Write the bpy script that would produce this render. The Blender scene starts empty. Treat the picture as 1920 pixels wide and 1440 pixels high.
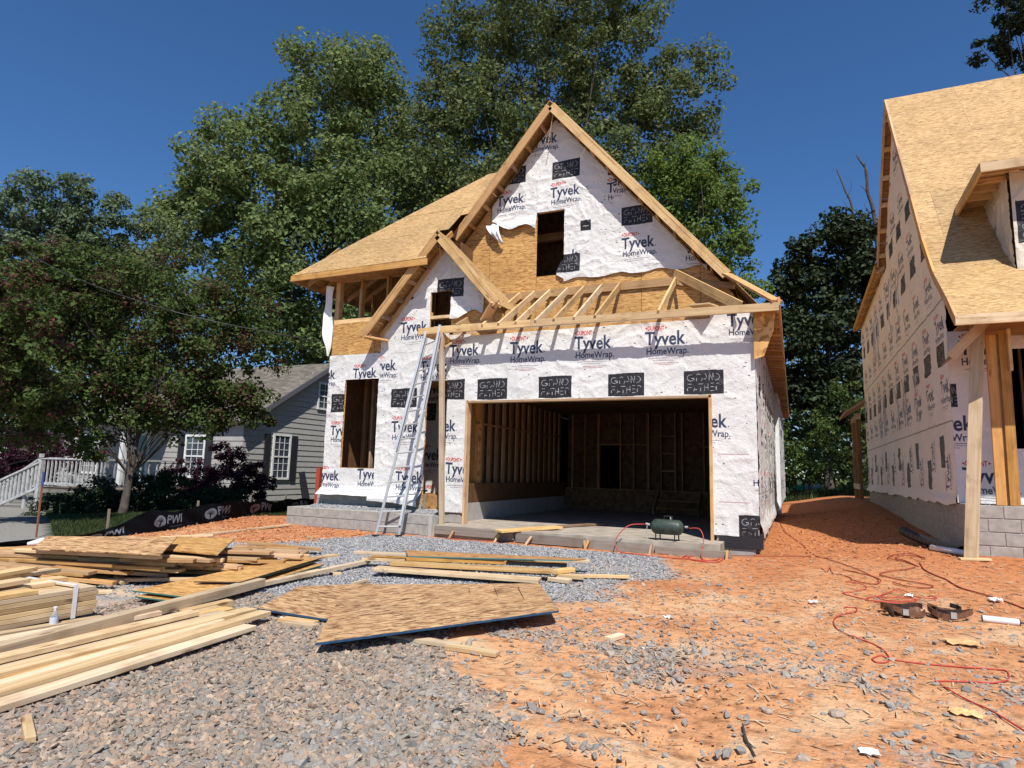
import bpy, bmesh, math, random
import numpy as np
from mathutils import Vector, Matrix, Euler
random.seed(7); rng = np.random.default_rng(7)
scn = bpy.context.scene
COL = scn.collection
R = math.radians
# ---------------------------------------------------------------- camera, sky, sun, exposure
cam_d = bpy.data.cameras.new('camera'); cam = bpy.data.objects.new('camera', cam_d); COL.objects.link(cam)
cam_d.sensor_width = 36; cam_d.lens = 1175/1920*36; cam_d.clip_start = .05; cam_d.clip_end = 2000
cx = Vector((.91317119, .40674958, .02594532)); cdn = Vector((-.03214188, .13532689, -.99027952)); cf = Vector((-.40630688, .9034608, .13665031))
M = Matrix((cx, -cdn, -cf)).transposed().to_4x4(); M.translation = (0, 0, 1.5)
cam.matrix_world = M
scn.camera = cam
SUN_AZ, SUN_EL = R(30), R(55)          # azimuth measured from -Y towards +X
sd = Vector((math.sin(SUN_AZ)*math.cos(SUN_EL), -math.cos(SUN_AZ)*math.cos(SUN_EL), math.sin(SUN_EL)))
w = bpy.data.worlds.new('World'); scn.world = w; w.use_nodes = True
nt = w.node_tree; bg = nt.nodes['Background']
sky = nt.nodes.new('ShaderNodeTexSky'); sky.sky_type = 'NISHITA'; sky.sun_disc = False
sky.sun_elevation = SUN_EL; sky.sun_rotation = math.atan2(sd.x, sd.y)
sky.air_density = 1.0; sky.dust_density = 0; sky.ozone_density = 10; sky.altitude = 200
shs = nt.nodes.new('ShaderNodeHueSaturation'); shs.inputs['Saturation'].default_value = 1.08; nt.links.new(sky.outputs[0], shs.inputs['Color'])
nt.links.new(shs.outputs[0], bg.inputs[0]); bg.inputs[1].default_value = .1
sl = bpy.data.lights.new('sun', 'SUN'); sl.energy = 5.0; sl.angle = R(.53); sl.color = (1, .955, .88)
so = bpy.data.objects.new('sun', sl); COL.objects.link(so); so.rotation_euler = sd.to_track_quat('Z', 'Y').to_euler()
scn.view_settings.view_transform = 'Standard'; scn.view_settings.look = 'None'
scn.view_settings.exposure = 0.25; scn.view_settings.gamma = 1; scn.view_settings.use_curve_mapping = False
scn.cycles.max_bounces = 6; scn.cycles.diffuse_bounces = 3; scn.cycles.glossy_bounces = 2; scn.cycles.transparent_max_bounces = 6

# ---------------------------------------------------------------- numpy noise
_perm = rng.random((256, 256))
def vnoise(x, y, s=0):
    x = np.asarray(x, float)+s*17.3; y = np.asarray(y, float)+s*9.1
    xi = np.floor(x).astype(int); yi = np.floor(y).astype(int); fx = x-xi; fy = y-yi
    fx = fx*fx*(3-2*fx); fy = fy*fy*(3-2*fy)
    g = lambda a, b: _perm[a % 256, b % 256]
    return (g(xi, yi)*(1-fx)+g(xi+1, yi)*fx)*(1-fy)+(g(xi, yi+1)*(1-fx)+g(xi+1, yi+1)*fx)*fy
def fbm(x, y, n=4, s=0):
    r = 0; a = .5
    for i in range(n):
        r = r+a*(vnoise(x, y, s+i)-.5); x = np.asarray(x)*2.03; y = np.asarray(y)*2.03; a *= .5
    return r
def sm(t): t = np.clip(t, 0, 1); return t*t*(3-2*t)
def ground0(x, y):
    x = np.asarray(x, float); y = np.asarray(y, float)
    z = .2*np.clip((y-4)/7, 0, 1)
    z = z+.22*sm((x+1.2)/3.4)*sm((y-8.5)/3.2)
    z = z+(.10+.22*sm((x+.6)/3))*sm((y-12.5)/13)*sm((x+1.2)/1.)
    z = z-.25*sm((-x-13)/6)*sm((y-6)/6)
    z = z+.12*np.exp(-((x+10.9)/.8)**2-((y-10.9)/1.6)**2)
    return z
def ground(x, y):
    near = np.exp(-np.maximum(np.asarray(y, float)-18, 0)/10)
    return ground0(x, y)+(.05*fbm(np.asarray(x)*.8, np.asarray(y)*.8, 3)+.025*fbm(np.asarray(x)*4, np.asarray(y)*4, 3, 5))*near
def gz(x, y): return float(ground(x, y))

# ---------------------------------------------------------------- object helpers
WM = {}
def tag(o, label=None, cat=None, group=None, kind=None):
    if label: o['label'] = label
    if cat: o['category'] = cat
    if group: o['group'] = group
    if kind: o['kind'] = kind
    return o
def thing(name, loc, label, cat, group=None, kind=None):
    o = bpy.data.objects.new(name, None); COL.objects.link(o); o.location = loc; o.empty_display_size = .2
    WM[o.name] = Matrix.Translation(loc)
    return tag(o, label, cat, group, kind)
def put(name, me, mat=None, parent=None, M=None):
    if mat is not None and len(me.materials) == 0: me.materials.append(mat)
    o = bpy.data.objects.new(name, me); COL.objects.link(o)
    M = M if M is not None else Matrix()
    WM[o.name] = M
    if parent is not None:
        o.parent = parent; o.matrix_basis = WM[parent.name].inverted() @ M
    else: o.matrix_basis = M
    return o
class MB:
    def __init__(s): s.v = []; s.f = []; s.smooth = False
    def add(s, vs, fs):
        n = len(s.v); s.v += [tuple(p) for p in vs]; s.f += [tuple(i+n for i in f) for f in fs]
    def box(s, x0, x1, y0, y1, z0, z1, M=None):
        vs = [Vector((x, y, z)) for z in (z0, z1) for y in (y0, y1) for x in (x0, x1)]
        if M: vs = [M @ v for v in vs]
        s.add(vs, [(0, 2, 3, 1), (4, 5, 7, 6), (0, 1, 5, 4), (2, 6, 7, 3), (0, 4, 6, 2), (1, 3, 7, 5)])
    def beam(s, p0, p1, w, h, up=(0, 0, 1)):
        M_, L = frame(p0, p1, up); s.box(0, L, -w/2, w/2, -h/2, h/2, M_)
    def tube(s, pts, r, n=6, cap=True):
        pts = [Vector(p) for p in pts]; rings = []; base = len(s.v)
        rr = r if isinstance(r, (list, tuple)) else [r]*len(pts)
        a = None
        for i, p in enumerate(pts):
            d = (pts[min(i+1, len(pts)-1)]-pts[max(i-1, 0)]).normalized()
            if a is None: a = d.orthogonal().normalized()
            a = (a-d*a.dot(d)); a = a.normalized() if a.length > 1e-6 else d.orthogonal().normalized()
            b = d.cross(a)
            for k in range(n):
                t = 2*math.pi*k/n; s.v.append(tuple(p+(a*math.cos(t)+b*math.sin(t))*rr[i]))
        for i in range(len(pts)-1):
            for k in range(n):
                s.f.append((base+i*n+k, base+i*n+(k+1) % n, base+(i+1)*n+(k+1) % n, base+(i+1)*n+k))
        if cap:
            s.f.append(tuple(base+k for k in range(n))[::-1]); s.f.append(tuple(base+(len(pts)-1)*n+k for k in range(n)))
    def lathe(s, prof, n=20, M=None):
        base = len(s.v)
        for (x, r) in prof:
            for k in range(n):
                t = 2*math.pi*k/n; p = Vector((x, r*math.cos(t), r*math.sin(t))); s.v.append(tuple(M @ p if M else p))
        for i in range(len(prof)-1):
            for k in range(n): s.f.append((base+i*n+k, base+i*n+(k+1) % n, base+(i+1)*n+(k+1) % n, base+(i+1)*n+k))
    def prism(s, poly, off):
        n = len(poly); off = Vector(off); a = [Vector(p) for p in poly]; b = [p+off for p in a]
        s.add(a+b, [tuple(range(n)), tuple(range(2*n-1, n-1, -1))]+[(i, i+n, (i+1) % n+n, (i+1) % n) for i in range(n)])
    def mesh(s, name='m', mat=None, smooth=False, org=None):
        me = bpy.data.meshes.new(name)
        v = s.v if org is None else [(a-org[0], b-org[1], c-org[2]) for a, b, c in s.v]
        me.from_pydata(v, [], s.f); me.validate(); me.update()
        bm = bmesh.new(); bm.from_mesh(me); bmesh.ops.recalc_face_normals(bm, faces=bm.faces); bm.to_mesh(me); bm.free()
        if smooth: me.shade_smooth()
        else: me.shade_flat()
        if mat: me.materials.append(mat)
        return me
    def put(s, name, mat, parent=None, smooth=False, org=None):
        if org is None and s.v:
            a = np.array(s.v); org = tuple((a.min(0)+a.max(0))/2*[1, 1, 0]+a.min(0)*[0, 0, 1])
        return put(name, s.mesh(name, mat, smooth, org), None, parent, Matrix.Translation(org))
def frame(p0, p1, up=(0, 0, 1)):
    p0 = Vector(p0); p1 = Vector(p1); x = (p1-p0); L = x.length; x.normalize(); u = Vector(up)
    y = u.cross(x)
    if y.length < 1e-4: y = Vector((0, 1, 0)).cross(x)
    if y.length < 1e-4: y = Vector((1, 0, 0)).cross(x)
    y.normalize(); z = x.cross(y)
    Mx = Matrix((x, y, z)).transposed().to_4x4(); Mx.translation = p0
    return Mx, L
_bc = {}
def beam(name, p0, p1, w, h, mat, parent=None, up=(0, 0, 1)):
    """one board, its own mesh frame: x along the grain, w across, h thick"""
    Mx, L = frame(p0, p1, up); key = (round(L, 2), w, h, mat.name)
    if key not in _bc:
        b = bmesh.new(); bmesh.ops.create_cube(b, size=1)
        for v in b.verts: v.co = Vector((v.co.x*L, v.co.y*w, v.co.z*h))
        bmesh.ops.bevel(b, geom=b.edges[:], offset=min(.003, h*.12), segments=1, affect='EDGES')
        me = bpy.data.meshes.new('board'); b.to_mesh(me); b.free(); me.materials.append(mat); _bc[key] = me
    return put(name, _bc[key], None, parent, Mx @ Matrix.Translation((L/2, 0, 0)))
def clip(poly, a, b, c):     # keep a*x+b*y<=c
    out = []
    for i in range(len(poly)):
        p, q = poly[i], poly[(i+1) % len(poly)]; dp = a*p[0]+b*p[1]-c; dq = a*q[0]+b*q[1]-c
        if dp <= 0: out.append(p)
        if (dp < 0 < dq) or (dq < 0 < dp):
            t = dp/(dp-dq); out.append((p[0]+(q[0]-p[0])*t, p[1]+(q[1]-p[1])*t))
    return out
def clip_to(poly, cut):
    ar = sum(cut[i][0]*cut[(i+1) % len(cut)][1]-cut[(i+1) % len(cut)][0]*cut[i][1] for i in range(len(cut)))
    c2 = cut if ar > 0 else cut[::-1]
    for i in range(len(c2)):
        p, q = c2[i], c2[(i+1) % len(c2)]; a = q[1]-p[1]; b = -(q[0]-p[0])
        poly = clip(poly, a, b, a*p[0]+b*p[1])
        if len(poly) < 3: return []
    return poly
def sheets(name, parent, O, U, V, poly, mat, su=2.44, sv=1.22, th=.012, stag=1.22, off=(0, 0), gap=.009, jitter=.004):
    """cover a convex polygon (u,v coordinates in the plane O+uU+vV) with separate sheets"""
    O = Vector(O); U = Vector(U).normalized(); V = Vector(V); V = (V-U*V.dot(U)).normalized(); N = U.cross(V)
    us = [p[0] for p in poly]; vs = [p[1] for p in poly]; objs = []
    j = 0; v0 = off[1]+math.floor((min(vs)-off[1])/sv)*sv
    while v0 < max(vs):
        u0 = off[0]+(j % 2)*stag; u0 += math.floor((min(us)-u0)/su)*su
        while u0 < max(us):
            g = gap/2; rect = [(u0+g, v0+g), (u0+su-g, v0+g), (u0+su-g, v0+sv-g), (u0+g, v0+sv-g)]
            pl = clip_to(rect, poly)
            if len(pl) >= 3:
                ar = abs(sum(pl[i][0]*pl[(i+1) % len(pl)][1]-pl[(i+1) % len(pl)][0]*pl[i][1] for i in range(len(pl))))/2
                if ar > .004:
                    cu, cv = u0+su/2, v0+sv/2; dz = random.uniform(-jitter, jitter)
                    b = MB(); b.prism([(p[0]-cu, p[1]-cv, dz) for p in pl], (0, 0, th))
                    Mx = Matrix((U, V, N)).transposed().to_4x4(); Mx.translation = O+U*cu+V*cv
                    objs.append(put(name, b.mesh('sheet', mat), None, parent, Mx))
            u0 += su
        v0 += sv; j += 1
    return objs

# ---------------------------------------------------------------- materials
def mat_new(name):
    m = bpy.data.materials.new(name); m.use_nodes = True; n = m.node_tree.nodes; l = m.node_tree.links
    return m, n, l, n['Principled BSDF']
def N(n, t, **k):
    x = n.new(t)
    for a, b in k.items(): setattr(x, a, b)
    return x
def ramp(n, stops, interp='LINEAR'):
    r = n.new('ShaderNodeValToRGB'); r.color_ramp.interpolation = interp; e = r.color_ramp.elements
    while len(e) < len(stops): e.new(.5)
    for i, (p, c) in enumerate(stops): e[i].position = p; e[i].color = (*c, 1)
    return r
def mapping(n, l, scale, coord='Object', rot=(0, 0, 0)):
    tc = n.new('ShaderNodeTexCoord'); mp = n.new('ShaderNodeMapping'); l.new(tc.outputs[coord], mp.inputs[0])
    mp.inputs['Scale'].default_value = scale; mp.inputs['Rotation'].default_value = rot; return mp
def mixc(n, l, fac, a, b, mode='MIX'):
    m = n.new('ShaderNodeMix'); m.data_type = 'RGBA'; m.blend_type = mode
    for i, s in ((0, fac), (6, a), (7, b)):
        if isinstance(s, (int, float)): m.inputs[i].default_value = s
        elif isinstance(s, tuple): m.inputs[i].default_value = (*s, 1)
        else: l.new(s, m.inputs[i])
    return m.outputs[2]
def bump(n, l, h, b, strength=.3, dist=.01):
    u = n.new('ShaderNodeBump'); u.inputs['Strength'].default_value = strength; u.inputs['Distance'].default_value = dist
    l.new(h, u.inputs['Height']); l.new(u.outputs[0], b.inputs['Normal']); return u
def randoff(n, l, mp):
    oi = n.new('ShaderNodeObjectInfo'); mul = N(n, 'ShaderNodeMath', operation='MULTIPLY'); l.new(oi.outputs['Random'], mul.inputs[0]); mul.inputs[1].default_value = 57.
    cb = n.new('ShaderNodeCombineXYZ'); l.new(mul.outputs[0], cb.inputs[0]); l.new(mul.outputs[0], cb.inputs[1]); l.new(mul.outputs[0], cb.inputs[2])
    ad = N(n, 'ShaderNodeVectorMath', operation='ADD'); l.new(mp.outputs[0], ad.inputs[0]); l.new(cb.outputs[0], ad.inputs[1]); return ad.outputs[0], oi
def wood_mat(name, c0, c1, knot=(.3, .16, .07), var=.35, mark=False):
    m, n, l, b = mat_new(name); mp = mapping(n, l, (1.2, 26, 26)); v, oi = randoff(n, l, mp)
    t = N(n, 'ShaderNodeTexNoise'); t.inputs['Scale'].default_value = 1.; t.inputs['Detail'].default_value = 4; t.inputs['Distortion'].default_value = .6; l.new(v, t.inputs['Vector'])
    r = ramp(n, [(.3, c0), (.55, tuple((a+b_)/2 for a, b_ in zip(c0, c1))), (.72, c1)]); l.new(t.outputs[0], r.inputs[0])
    mp2 = mapping(n, l, (1.8, 7, 7)); v2, _ = randoff(n, l, mp2)
    k = N(n, 'ShaderNodeTexVoronoi'); k.inputs['Scale'].default_value = 1.; l.new(v2, k.inputs['Vector'])
    kr = ramp(n, [(.07, (1, 1, 1)), (.15, (0, 0, 0))]); l.new(k.outputs['Distance'], kr.inputs[0])
    c = mixc(n, l, kr.outputs[0], r.outputs[0], knot)
    hv = n.new('ShaderNodeHueSaturation'); l.new(c, hv.inputs['Color'])
    mr = n.new('ShaderNodeMapRange'); mr.inputs[3].default_value = 1-var; mr.inputs[4].default_value = 1+var*.5; l.new(oi.outputs['Random'], mr.inputs[0]); l.new(mr.outputs[0], hv.inputs['Value'])
    m7 = N(n, 'ShaderNodeMath', operation='MULTIPLY'); l.new(oi.outputs['Random'], m7.inputs[0]); m7.inputs[1].default_value = 7.3; fr7 = N(n, 'ShaderNodeMath', operation='FRACT'); l.new(m7.outputs[0], fr7.inputs[0]); mr7 = n.new('ShaderNodeMapRange'); mr7.inputs[3].default_value = .75; mr7.inputs[4].default_value = 1.12; l.new(fr7.outputs[0], mr7.inputs[0]); l.new(mr7.outputs[0], hv.inputs['Saturation'])
    out = hv.outputs[0]
    mp3 = mapping(n, l, (2.2, 2.2, 2.2)); v3, _ = randoff(n, l, mp3)
    dn = N(n, 'ShaderNodeTexNoise'); dn.inputs['Scale'].default_value = 1.5; dn.inputs['Detail'].default_value = 5; l.new(v3, dn.inputs['Vector'])
    dr = ramp(n, [(.5, (1, 1, 1)), (.75, (.6, .52, .45))]); l.new(dn.outputs[0], dr.inputs[0])
    out = mixc(n, l, .8, out, dr.outputs[0], 'MULTIPLY')
    if mark:
        mp4 = mapping(n, l, (1.1, 1, 1)); v4, _ = randoff(n, l, mp4)
        mm = N(n, 'ShaderNodeTexNoise'); mm.inputs['Scale'].default_value = 1.3; l.new(v4, mm.inputs['Vector'])
        mq = ramp(n, [(.66, (0, 0, 0)), (.69, (1, 1, 1))]); l.new(mm.outputs[0], mq.inputs[0])
        f = mapping(n, l, (28, 20, 20)); v5, _ = randoff(n, l, f); fn = N(n, 'ShaderNodeTexNoise'); fn.inputs['Scale'].default_value = 1.; l.new(v5, fn.inputs['Vector'])
        fr = ramp(n, [(.52, (0, 0, 0)), (.56, (1, 1, 1))]); l.new(fn.outputs[0], fr.inputs[0])
        mu = N(n, 'ShaderNodeMath', operation='MULTIPLY'); l.new(mq.outputs[0], mu.inputs[0]); l.new(fr.outputs[0], mu.inputs[1])
        m5 = N(n, 'ShaderNodeMath', operation='MULTIPLY'); l.new(mu.outputs[0], m5.inputs[0]); m5.inputs[1].default_value = .45; out = mixc(n, l, m5.outputs[0], out, (.2, .16, .14))
    l.new(out, b.inputs['Base Color']); b.inputs['Roughness'].default_value = .72; b.inputs['Specular IOR Level'].default_value = .25
    bump(n, l, t.outputs[0], b, .35, .004)
    return m
def osb_mat(name, dark, mid, light, sc=1., contrast=1.):
    m, n, l, b = mat_new(name); outs = []
    for k, (rot, s) in enumerate((((0, 0, .5), (9, 55, 9)), ((0, 0, 1.15), (9, 60, 9)), ((0, 0, -.5), (8, 50, 8)))):
        mp = mapping(n, l, tuple(q*sc for q in s), rot=(0, 0, rot[2])); v, oi = randoff(n, l, mp)
        vo = N(n, 'ShaderNodeTexVoronoi'); vo.inputs['Scale'].default_value = 1.; l.new(v, vo.inputs['Vector']); outs.append(vo)
    sx = [n.new('ShaderNodeSeparateColor') for _ in outs]
    for a, q in zip(outs, sx): l.new(a.outputs['Color'], q.inputs[0])
    r1 = ramp(n, [(.0, dark), (.35, mid), (.75, light), (1., tuple(min(1, q*1.12) for q in light))]); l.new(sx[0].outputs[0], r1.inputs[0])
    r2 = ramp(n, [(.0, dark), (.4, mid), (.9, light)]); l.new(sx[1].outputs[0], r2.inputs[0])
    g = N(n, 'ShaderNodeMath', operation='GREATER_THAN'); l.new(sx[2].outputs[1], g.inputs[0]); g.inputs[1].default_value = .5
    c = mixc(n, l, g.outputs[0], r1.outputs[0], r2.outputs[0])
    mp = mapping(n, l, (1.5, 1.5, 1.5)); v, _ = randoff(n, l, mp); no = N(n, 'ShaderNodeTexNoise'); no.inputs['Scale'].default_value = 1.; no.inputs['Detail'].default_value = 3; l.new(v, no.inputs['Vector'])
    nr = ramp(n, [(.3, (.86, .84, .82)), (.7, (1.05, 1.04, 1.02))]); l.new(no.outputs[0], nr.inputs[0])
    c = mixc(n, l, 1., c, nr.outputs[0], 'MULTIPLY')
    hv = n.new('ShaderNodeHueSaturation'); l.new(c, hv.inputs['Color']); mr = n.new('ShaderNodeMapRange'); mr.inputs[3].default_value = .85; mr.inputs[4].default_value = 1.1
    l.new(oi.outputs['Random'], mr.inputs[0]); l.new(mr.outputs[0], hv.inputs['Value'])
    l.new(hv.outputs[0], b.inputs['Base Color']); b.inputs['Roughness'].default_value = .65; b.inputs['Specular IOR Level'].default_value = .3
    bump(n, l, sx[0].outputs[0], b, .25, .002)
    return m
def flat_mat(name, c, rough=.6, metal=0., noise=0., nscale=8., bumpk=0.):
    m, n, l, b = mat_new(name); b.inputs['Roughness'].default_value = rough; b.inputs['Metallic'].default_value = metal
    if noise:
        mp = mapping(n, l, (nscale,)*3); v, oi = randoff(n, l, mp); t = N(n, 'ShaderNodeTexNoise'); t.inputs['Scale'].default_value = 1; t.inputs['Detail'].default_value = 6; l.new(v, t.inputs['Vector'])
        r = ramp(n, [(.3, tuple(q*(1-noise) for q in c)), (.7, tuple(min(1, q*(1+noise)) for q in c))]); l.new(t.outputs[0], r.inputs[0]); l.new(r.outputs[0], b.inputs['Base Color'])
        if bumpk: bump(n, l, t.outputs[0], b, bumpk, .01)
    else: b.inputs['Base Color'].default_value = (*c, 1)
    return m
def leaf_mat(name, cols, tr=.35):
    m, n, l, b = mat_new(name); n.remove(b); out = n['Material Output']
    g = n.new('ShaderNodeNewGeometry'); r = ramp(n, [(i/(len(cols)-1), c) for i, c in enumerate(cols)]); l.new(g.outputs['Random Per Island'], r.inputs[0])
    d = n.new('ShaderNodeBsdfPrincipled'); d.inputs['Roughness'].default_value = .6; d.inputs['Specular IOR Level'].default_value = .2; t = n.new('ShaderNodeBsdfTranslucent'); mx = n.new('ShaderNodeMixShader'); mx.inputs[0].default_value = tr
    hs = n.new('ShaderNodeHueSaturation'); hs.inputs['Value'].default_value = 1.5; hs.inputs['Hue'].default_value = .485; l.new(r.outputs[0], hs.inputs['Color'])
    l.new(r.outputs[0], d.inputs['Base Color']); l.new(hs.outputs[0], t.inputs[0]); l.new(d.outputs[0], mx.inputs[1]); l.new(t.outputs[0], mx.inputs[2]); l.new(mx.outputs[0], out.inputs[0])
    return m
PINE = wood_mat('pine_new', (.72, .5, .25), (.52, .31, .12), mark=True)
PALE = wood_mat('pine_pale', (.76, .57, .34), (.52, .34, .16), mark=True)
ORNG = wood_mat('pine_orange', (.62, .37, .15), (.45, .23, .08), var=.3)
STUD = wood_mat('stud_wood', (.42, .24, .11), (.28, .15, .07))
GRAYW = wood_mat('gray_wood', (.3, .25, .2), (.2, .16, .13))
OSB = osb_mat('osb_wall', (.33, .15, .045), (.52, .28, .09), (.66, .4, .15))
OSBR = osb_mat('osb_roof', (.25, .135, .05), (.45, .28, .12), (.57, .39, .185), sc=1.35)
OSB_SHADE = osb_mat('osb_inside_shade', (.09, .048, .02), (.15, .083, .038), (.2, .11, .052))  # OSB darkened: the shade indoors is put into its colour
OSB_DEEP_SHADE = osb_mat('osb_back_wall_shade', (.05, .026, .012), (.09, .048, .022), (.12, .066, .03))  # darker still: deep shade at the garage back painted into the colour
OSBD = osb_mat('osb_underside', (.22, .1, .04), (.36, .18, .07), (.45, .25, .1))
OSBF = osb_mat('osb_floor', (.07, .025, .01), (.46, .25, .11), (.66, .44, .24), sc=1.1)
BLOCK = flat_mat('concrete_block', (.33, .31, .28), .9, noise=.18, nscale=9, bumpk=.4)
MORTAR = flat_mat('mortar', (.42, .4, .37), .95, noise=.1)
CONC = flat_mat('concrete', (.36, .31, .25), .9, noise=.3, nscale=4)
ALU = flat_mat('aluminium', (.5, .5, .48), .4, .35, noise=.1)
GREENP = flat_mat('green_edge_paint', (.03, .16, .13), .6)
BLUEP = flat_mat('blue_edge_paint', (.012, .06, .13), .7, noise=.3, nscale=20)
REDHOSE = flat_mat('red_hose', (.45, .05, .035), .6)
REDDARK = flat_mat('rust_hose', (.3, .05, .025), .6)
BLACKP = flat_mat('black_plastic', (.02, .02, .022), .45)
WHITEP = flat_mat('white_plastic', (.75, .75, .76), .4)
WHITEPAINT = flat_mat('white_paint', (.72, .72, .7), .6, noise=.12, nscale=5)
GREENTANK = flat_mat('green_enamel', (.035, .055, .042), .5, noise=.45, nscale=14)
LEATHER = flat_mat('brown_leather', (.16, .07, .035), .6, noise=.3, nscale=30)
LEATHD = flat_mat('dark_leather', (.04, .022, .015), .7, noise=.3, nscale=30)
BARK = flat_mat('bark', (.085, .066, .055), .95, noise=.4, nscale=7, bumpk=.8)
BARKD = flat_mat('dead_bark', (.07, .055, .05), .95, noise=.4, nscale=5, bumpk=.5)
# ---------------------------------------------------------------- printed house wrap
def raster(tris, W, Hh):
    a = np.zeros((Hh, W), np.float32)
    for t in tris:
        x0, x1 = int(max(0, np.floor(t[:, 0].min()))), int(min(W-1, np.ceil(t[:, 0].max())))
        y0, y1 = int(max(0, np.floor(t[:, 1].min()))), int(min(Hh-1, np.ceil(t[:, 1].max())))
        if x1 < x0 or y1 < y0: continue
        X, Y = np.meshgrid(np.arange(x0, x1+1)+.5, np.arange(y0, y1+1)+.5)
        d = (t[1, 0]-t[0, 0])*(t[2, 1]-t[0, 1])-(t[2, 0]-t[0, 0])*(t[1, 1]-t[0, 1])
        if abs(d) < 1e-9: continue
        u = ((X-t[0, 0])*(t[2, 1]-t[0, 1])-(t[2, 0]-t[0, 0])*(Y-t[0, 1]))/d
        v = ((t[1, 0]-t[0, 0])*(Y-t[0, 1])-(X-t[0, 0])*(t[1, 1]-t[0, 1]))/d
        s = a[y0:y1+1, x0:x1+1]; s[(u >= -.001) & (v >= -.001) & (u+v <= 1.001)] = 1
    return a
def text_tris(body, x, y, width, height=None, bold=0., spacing=1.):
    """triangles of a line of text, left-bottom at x, y (metres), scaled to a width"""
    cu = bpy.data.curves.new('t', 'FONT'); cu.body = body; cu.offset = bold; cu.space_character = spacing; cu.resolution_u = 3
    ob = bpy.data.objects.new('t', cu); COL.objects.link(ob); dg = bpy.context.evaluated_depsgraph_get()
    me = bpy.data.meshes.new_from_object(ob.evaluated_get(dg)); me.calc_loop_triangles()
    v = np.array([q.co[:2] for q in me.vertices]); t = np.array([q.vertices for q in me.loop_triangles])
    bpy.data.objects.remove(ob); bpy.data.curves.remove(cu); bpy.data.meshes.remove(me)
    mn, mx = v.min(0), v.max(0); s = width/(mx[0]-mn[0]); sy = s if height is None else height/(mx[1]-0)
    v = (v-[mn[0], 0])*[s, sy]+[x, y]
    return v[t]
SP = 500      # stamp resolution, pixels per metre
def down(a, k=2): return a[:a.shape[0]//k*k, :a.shape[1]//k*k].reshape(a.shape[0]//k, k, a.shape[1]//k, k).mean((1, 3))
def make_logo():
    W, Hh = .84, .74; rgb = []
    def ras(tr): return raster(tr*SP, int(W*SP), int(Hh*SP))
    red = ras(np.concatenate([text_tris('DUPONT', .05, .60, .30, .085, .02), np.array([[[.0, .642], [.035, .665], [.035, .619]], [[.40, .642], [.365, .665], [.365, .619]]])]))
    blu = ras(np.concatenate([text_tris('Tyvek', .0, .33, .72, .245, .022), text_tris('.', .73, .33, .022), text_tris('HomeWrap.', .03, .155, .74, .12, .014)]))
    T = []
    for (x0, x1, y, h) in ((.06, .62, .075, .012), (.14, .5, .035, .01)):
        x = x0
        while x < x1:
            d = rng.uniform(.008, .03); T += [[[x, y], [x+d, y], [x+d, y+h]], [[x, y], [x+d, y+h], [x, y+h]]]; x += d+rng.uniform(.004, .01)
    small = ras(np.array(T))
    return (W, Hh), [(red, (.72, .13, .13)), (blu, (.17, .2, .3)), (small, (.5, .46, .48))]
def make_box():
    W, Hh = .66, .42
    def seg(pts, w_=.010):
        o = []
        for p, q in zip(pts[:-1], pts[1:]):
            p = np.array(p); q = np.array(q); d = q-p; d = d/np.hypot(*d); nn = np.array([-d[1], d[0]])*w_/2
            o += [[p+nn, p-nn, q-nn], [p+nn, q-nn, q+nn]]
        return o
    def arc(cx_, cy, r, a0, a1, n=8): return [(cx_+r*math.cos(R(a0+(a1-a0)*i/n)), cy+r*.95*math.sin(R(a0+(a1-a0)*i/n))) for i in range(n+1)]
    T = []; h = .125; y = .235
    T += seg(arc(.115, y+h/2, .06, 60, 330)); T += seg([(.125, y+.055), (.172, y+.055), (.172, y+.02)])
    T += seg([(.215, y), (.215, y+.06)]); T += seg(arc(.245, y+h-.035, .034, 20, 160)) 
    T += seg([(.295, y), (.315, y+.05)]); T += seg([(.335, y+.03), (.375, y+.03)])
    T += seg([(.385, y+.05), (.365, y+h)]); T += seg([(.425, y), (.425, y+h-.04)]); T += seg([(.425, y+h), (.485, y)]); T += seg([(.49, y+.05), (.49, y+h)])
    T += seg(arc(.535, y+h/2, .062, -75, 85)); T += seg([(.525, y), (.545, y)])
    y = .06
    T += seg([(.06, y), (.06, y+.05)]); T += seg([(.06, y+h), (.13, y+h)]); T += seg([(.075, y+.065), (.125, y+.065)])
    T += seg([(.165, y), (.185, y+.06)]); T += seg([(.185, y+.03), (.225, y+.03)])
    T += seg([(.235, y+h), (.325, y+h)]); T += seg([(.28, y), (.28, y+.06)])
    T += seg([(.345, y), (.345, y+.1)]); T += seg([(.36, y+.06), (.40, y+.06)]); T += seg([(.405, y+.02), (.405, y+h)])
    T += seg([(.445, y), (.505, y)]); T += seg([(.445, y+.063), (.495, y+.063)]); T += seg([(.445, y+h), (.505, y+h)])
    T += seg([(.54, y), (.54, y+.07)]); T += seg(arc(.57, y+h-.035, .034, 0, 150))
    a = raster(np.array(T)*SP, int(W*SP), int(Hh*SP)); return (W, Hh), [(np.ones_like(a), (.13, .13, .14)), (a, (.7, .7, .7))]
LOGO = make_logo(); BOX = make_box()
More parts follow.
